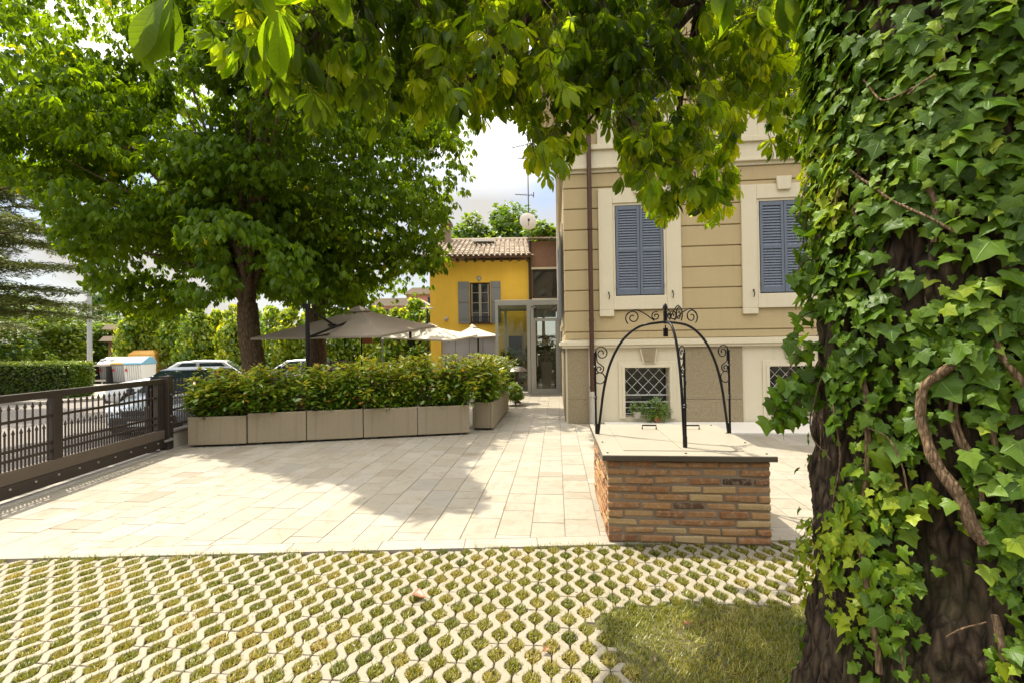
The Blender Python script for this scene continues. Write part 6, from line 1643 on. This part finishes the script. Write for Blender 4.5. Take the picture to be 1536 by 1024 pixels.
for k, (px, py, Y, w_, dp_, wall, lab) in enumerate(((598, 448, 62, 7.5, 6, (0.42, 0.24, 0.16), 'distant house with pale roof terrace beyond the hedge'), (634, 432, 70, 5.0, 6, (0.44, 0.20, 0.14), 'distant pink house with tiled roof beside the yellow house'), (268, 472, 75, 6.0, 6, (0.40, 0.22, 0.16), 'distant brick house just above the tall hedge on the left'), (218, 476, 70, 4.5, 6, (0.40, 0.22, 0.16), 'distant roof showing left of the tall hedge'))):
    p = at(px, py, Y); h = p[2] + 0.4
    r = empty('distant_house', (p[0], Y, -0.4), 0, lab, 'house', 'houses far beyond the hedge')
    MB().box(-w_ / 2, w_ / 2, 0, dp_, 0, h - 1.0).build('wall', simple('far_wall_%d' % k if False else 'far_wall', wall, 0.9), r)
    MB().prism([(-w_ / 2 - 0.4, h - 1.0), (w_ / 2 + 0.4, h - 1.0), (w_ / 2 - 1.0, h), (-w_ / 2 + 1.0, h)], 'y', -0.4, dp_ + 0.4).build('roof', mt['rooftile'], r)
    MB().box(-w_ / 4 - 0.5, -w_ / 4 + 0.5, -0.03, 0.0, h - 2.6, h - 1.4).build('window', mt['darkglass'], r); MB().box(w_ / 4 - 0.5, w_ / 4 + 0.5, -0.03, 0.0, h - 2.6, h - 1.4).build('window', mt['darkglass'], r)


# potted plants on the basement window sills
def pot_plant(s, z, label, spread, n, potr, seed, leafs=0.06, hang_=0.0):
    p = C0 + s * PV + (-0.06 if hang_ == 0 else -0.10) * DV
    r = empty('potted_plant', (p[0], p[1], z), -A5, label, 'plant', 'plants at the basement windows')
    MB().lathe([(potr * 0.7, 0), (potr, potr * 1.2), (potr * 1.08, potr * 1.2), (potr * 1.08, potr * 1.5), (potr * 0.9, potr * 1.5)], (0, 0, 0), 18).build('pot', mt['greywash'] if seed % 2 else mt['terracotta'], r, smooth=True)
    d = unit(n); P = d * rng.uniform(0.3, 1, n)[:, None] ** 0.7 * np.array(spread); P[:, 2] += potr * 1.5 + spread[2] * 0.55; P[:, 2] -= hang_ * np.abs(P[:, 0]) * 0.3; P[:, 1] = np.minimum(P[:, 1], 0.10)
    scatter('leaves', D6, P, frame_rot(np.array([0, -0.4, 0.8]) + unit(n) * 0.7, d + np.array([0, -0.2, -0.1])), rng.uniform(0.6, 1.2, n) * leafs, np.clip(rng.normal(0.42, 0.16, n), 0, 1), mt['hedgeleaf'], r)
    st_ = MB()
    for k in range(9): e = P[rng.integers(0, n)]; st_.tube(spline([(0, 0, potr * 1.2), e * 0.5 + np.array([0, 0, potr]), e], 6), 0.003, 4)
    st_.build('stems', mt['twig'], r)


z0_ = bw[0][2]; s0_, s1_ = bw[0][0], bw[0][1]
pot_plant(s0_ + 0.22, z0_ - 0.01, 'bowl shaped pot with low plant at the left of the basement window', (0.17, 0.10, 0.12), 220, 0.085, 3)
pot_plant(s0_ + 0.60, z0_ - 0.08, 'bushy trailing plant at the middle of the left basement window', (0.27, 0.14, 0.24), 620, 0.075, 4, 0.065, 0.6)
pot_plant(bw[1][0] + 0.5, bw[1][2] - 0.02, 'potted plant at the basement window beside the ivy trunk', (0.22, 0.11, 0.18), 380, 0.085, 5)
# fallen leaves, crumbs of bark and soil on the ground
def debris(name, n, xr, yr, z, s0, s1, mat, dens=None):
    xx = rng.uniform(*xr, n); yy = rng.uniform(*yr, n); P = np.column_stack([xx, yy, np.full(n, z)]); c = vnoise(P, 1.3, 81); k_ = rng.random(n) < np.clip(0.35 + c, 0.08, 1); P = P[k_]; m = len(P)
    R = frame_rot(np.array([0, 0, 1.0]) + unit(m) * 0.35, unit(m)); P[:, 2] += 0.003
    return tag(scatter(name, D6, P, R, rng.uniform(s0, s1, m), rng.random(m), mat), kind='stuff')


litter = leafmat('dry_leaf_litter', [(0.0, (0.05, 0.03, 0.018)), (0.5, (0.13, 0.08, 0.04)), (1.0, (0.30, 0.20, 0.07))], (1, 1, 1), 0.1, 0.02)
debris('paver_litter', 900, (-4.6, 2.4), (1.6, 3.66), 0.0, 0.010, 0.026, litter)
debris('patio_litter', 420, (-4.8, 3.2), (3.8, 9.0), 0.0, 0.010, 0.028, litter)
debris('lawn_litter', 140, (0.5, 2.2), (1.7, 2.85), 0.022, 0.015, 0.04, litter)
for k, (px, py, sz, lab) in enumerate(((640, 897, 0.105, 'curled reddish brown fallen leaf lying on the grid pavers'), (1026, 930, 0.05, 'small tan fallen leaf on the shaded lawn corner'), (812, 978, 0.045, 'pinkish scrap of leaf on the pavers near the lawn'))):
    p = G(px, py, 0.012); t = leafmat('brown_leaf', [(0, (0.20, 0.075, 0.03)), (1, (0.30, 0.14, 0.06))], (1, 1, 1), 0.2, 0.04)
    lv, lf, lu = leaflet(0.42, R7); lv = lv.copy(); lv[:, 2] += 0.35 * (lv[:, 1] - 0.5) ** 2 + 0.6 * np.abs(lv[:, 0])
    o = empty('fallen_leaf', (p[0], p[1], p[2]), k * 2.0 + 1.2, lab, 'leaf'); scatter('blade', {'v': lv, 'f': lf, 'uv': lu}, np.zeros((1, 3)), np.eye(3)[None], np.array([sz]), np.array([0.3]), t, o)
    MB().tube([(0, 0, 0), (0.003, -sz * 0.3, 0.004), (0, -sz * 0.5, 0.002)], 0.0012, 5).build('stalk', mt['twig'], o)
#==END==
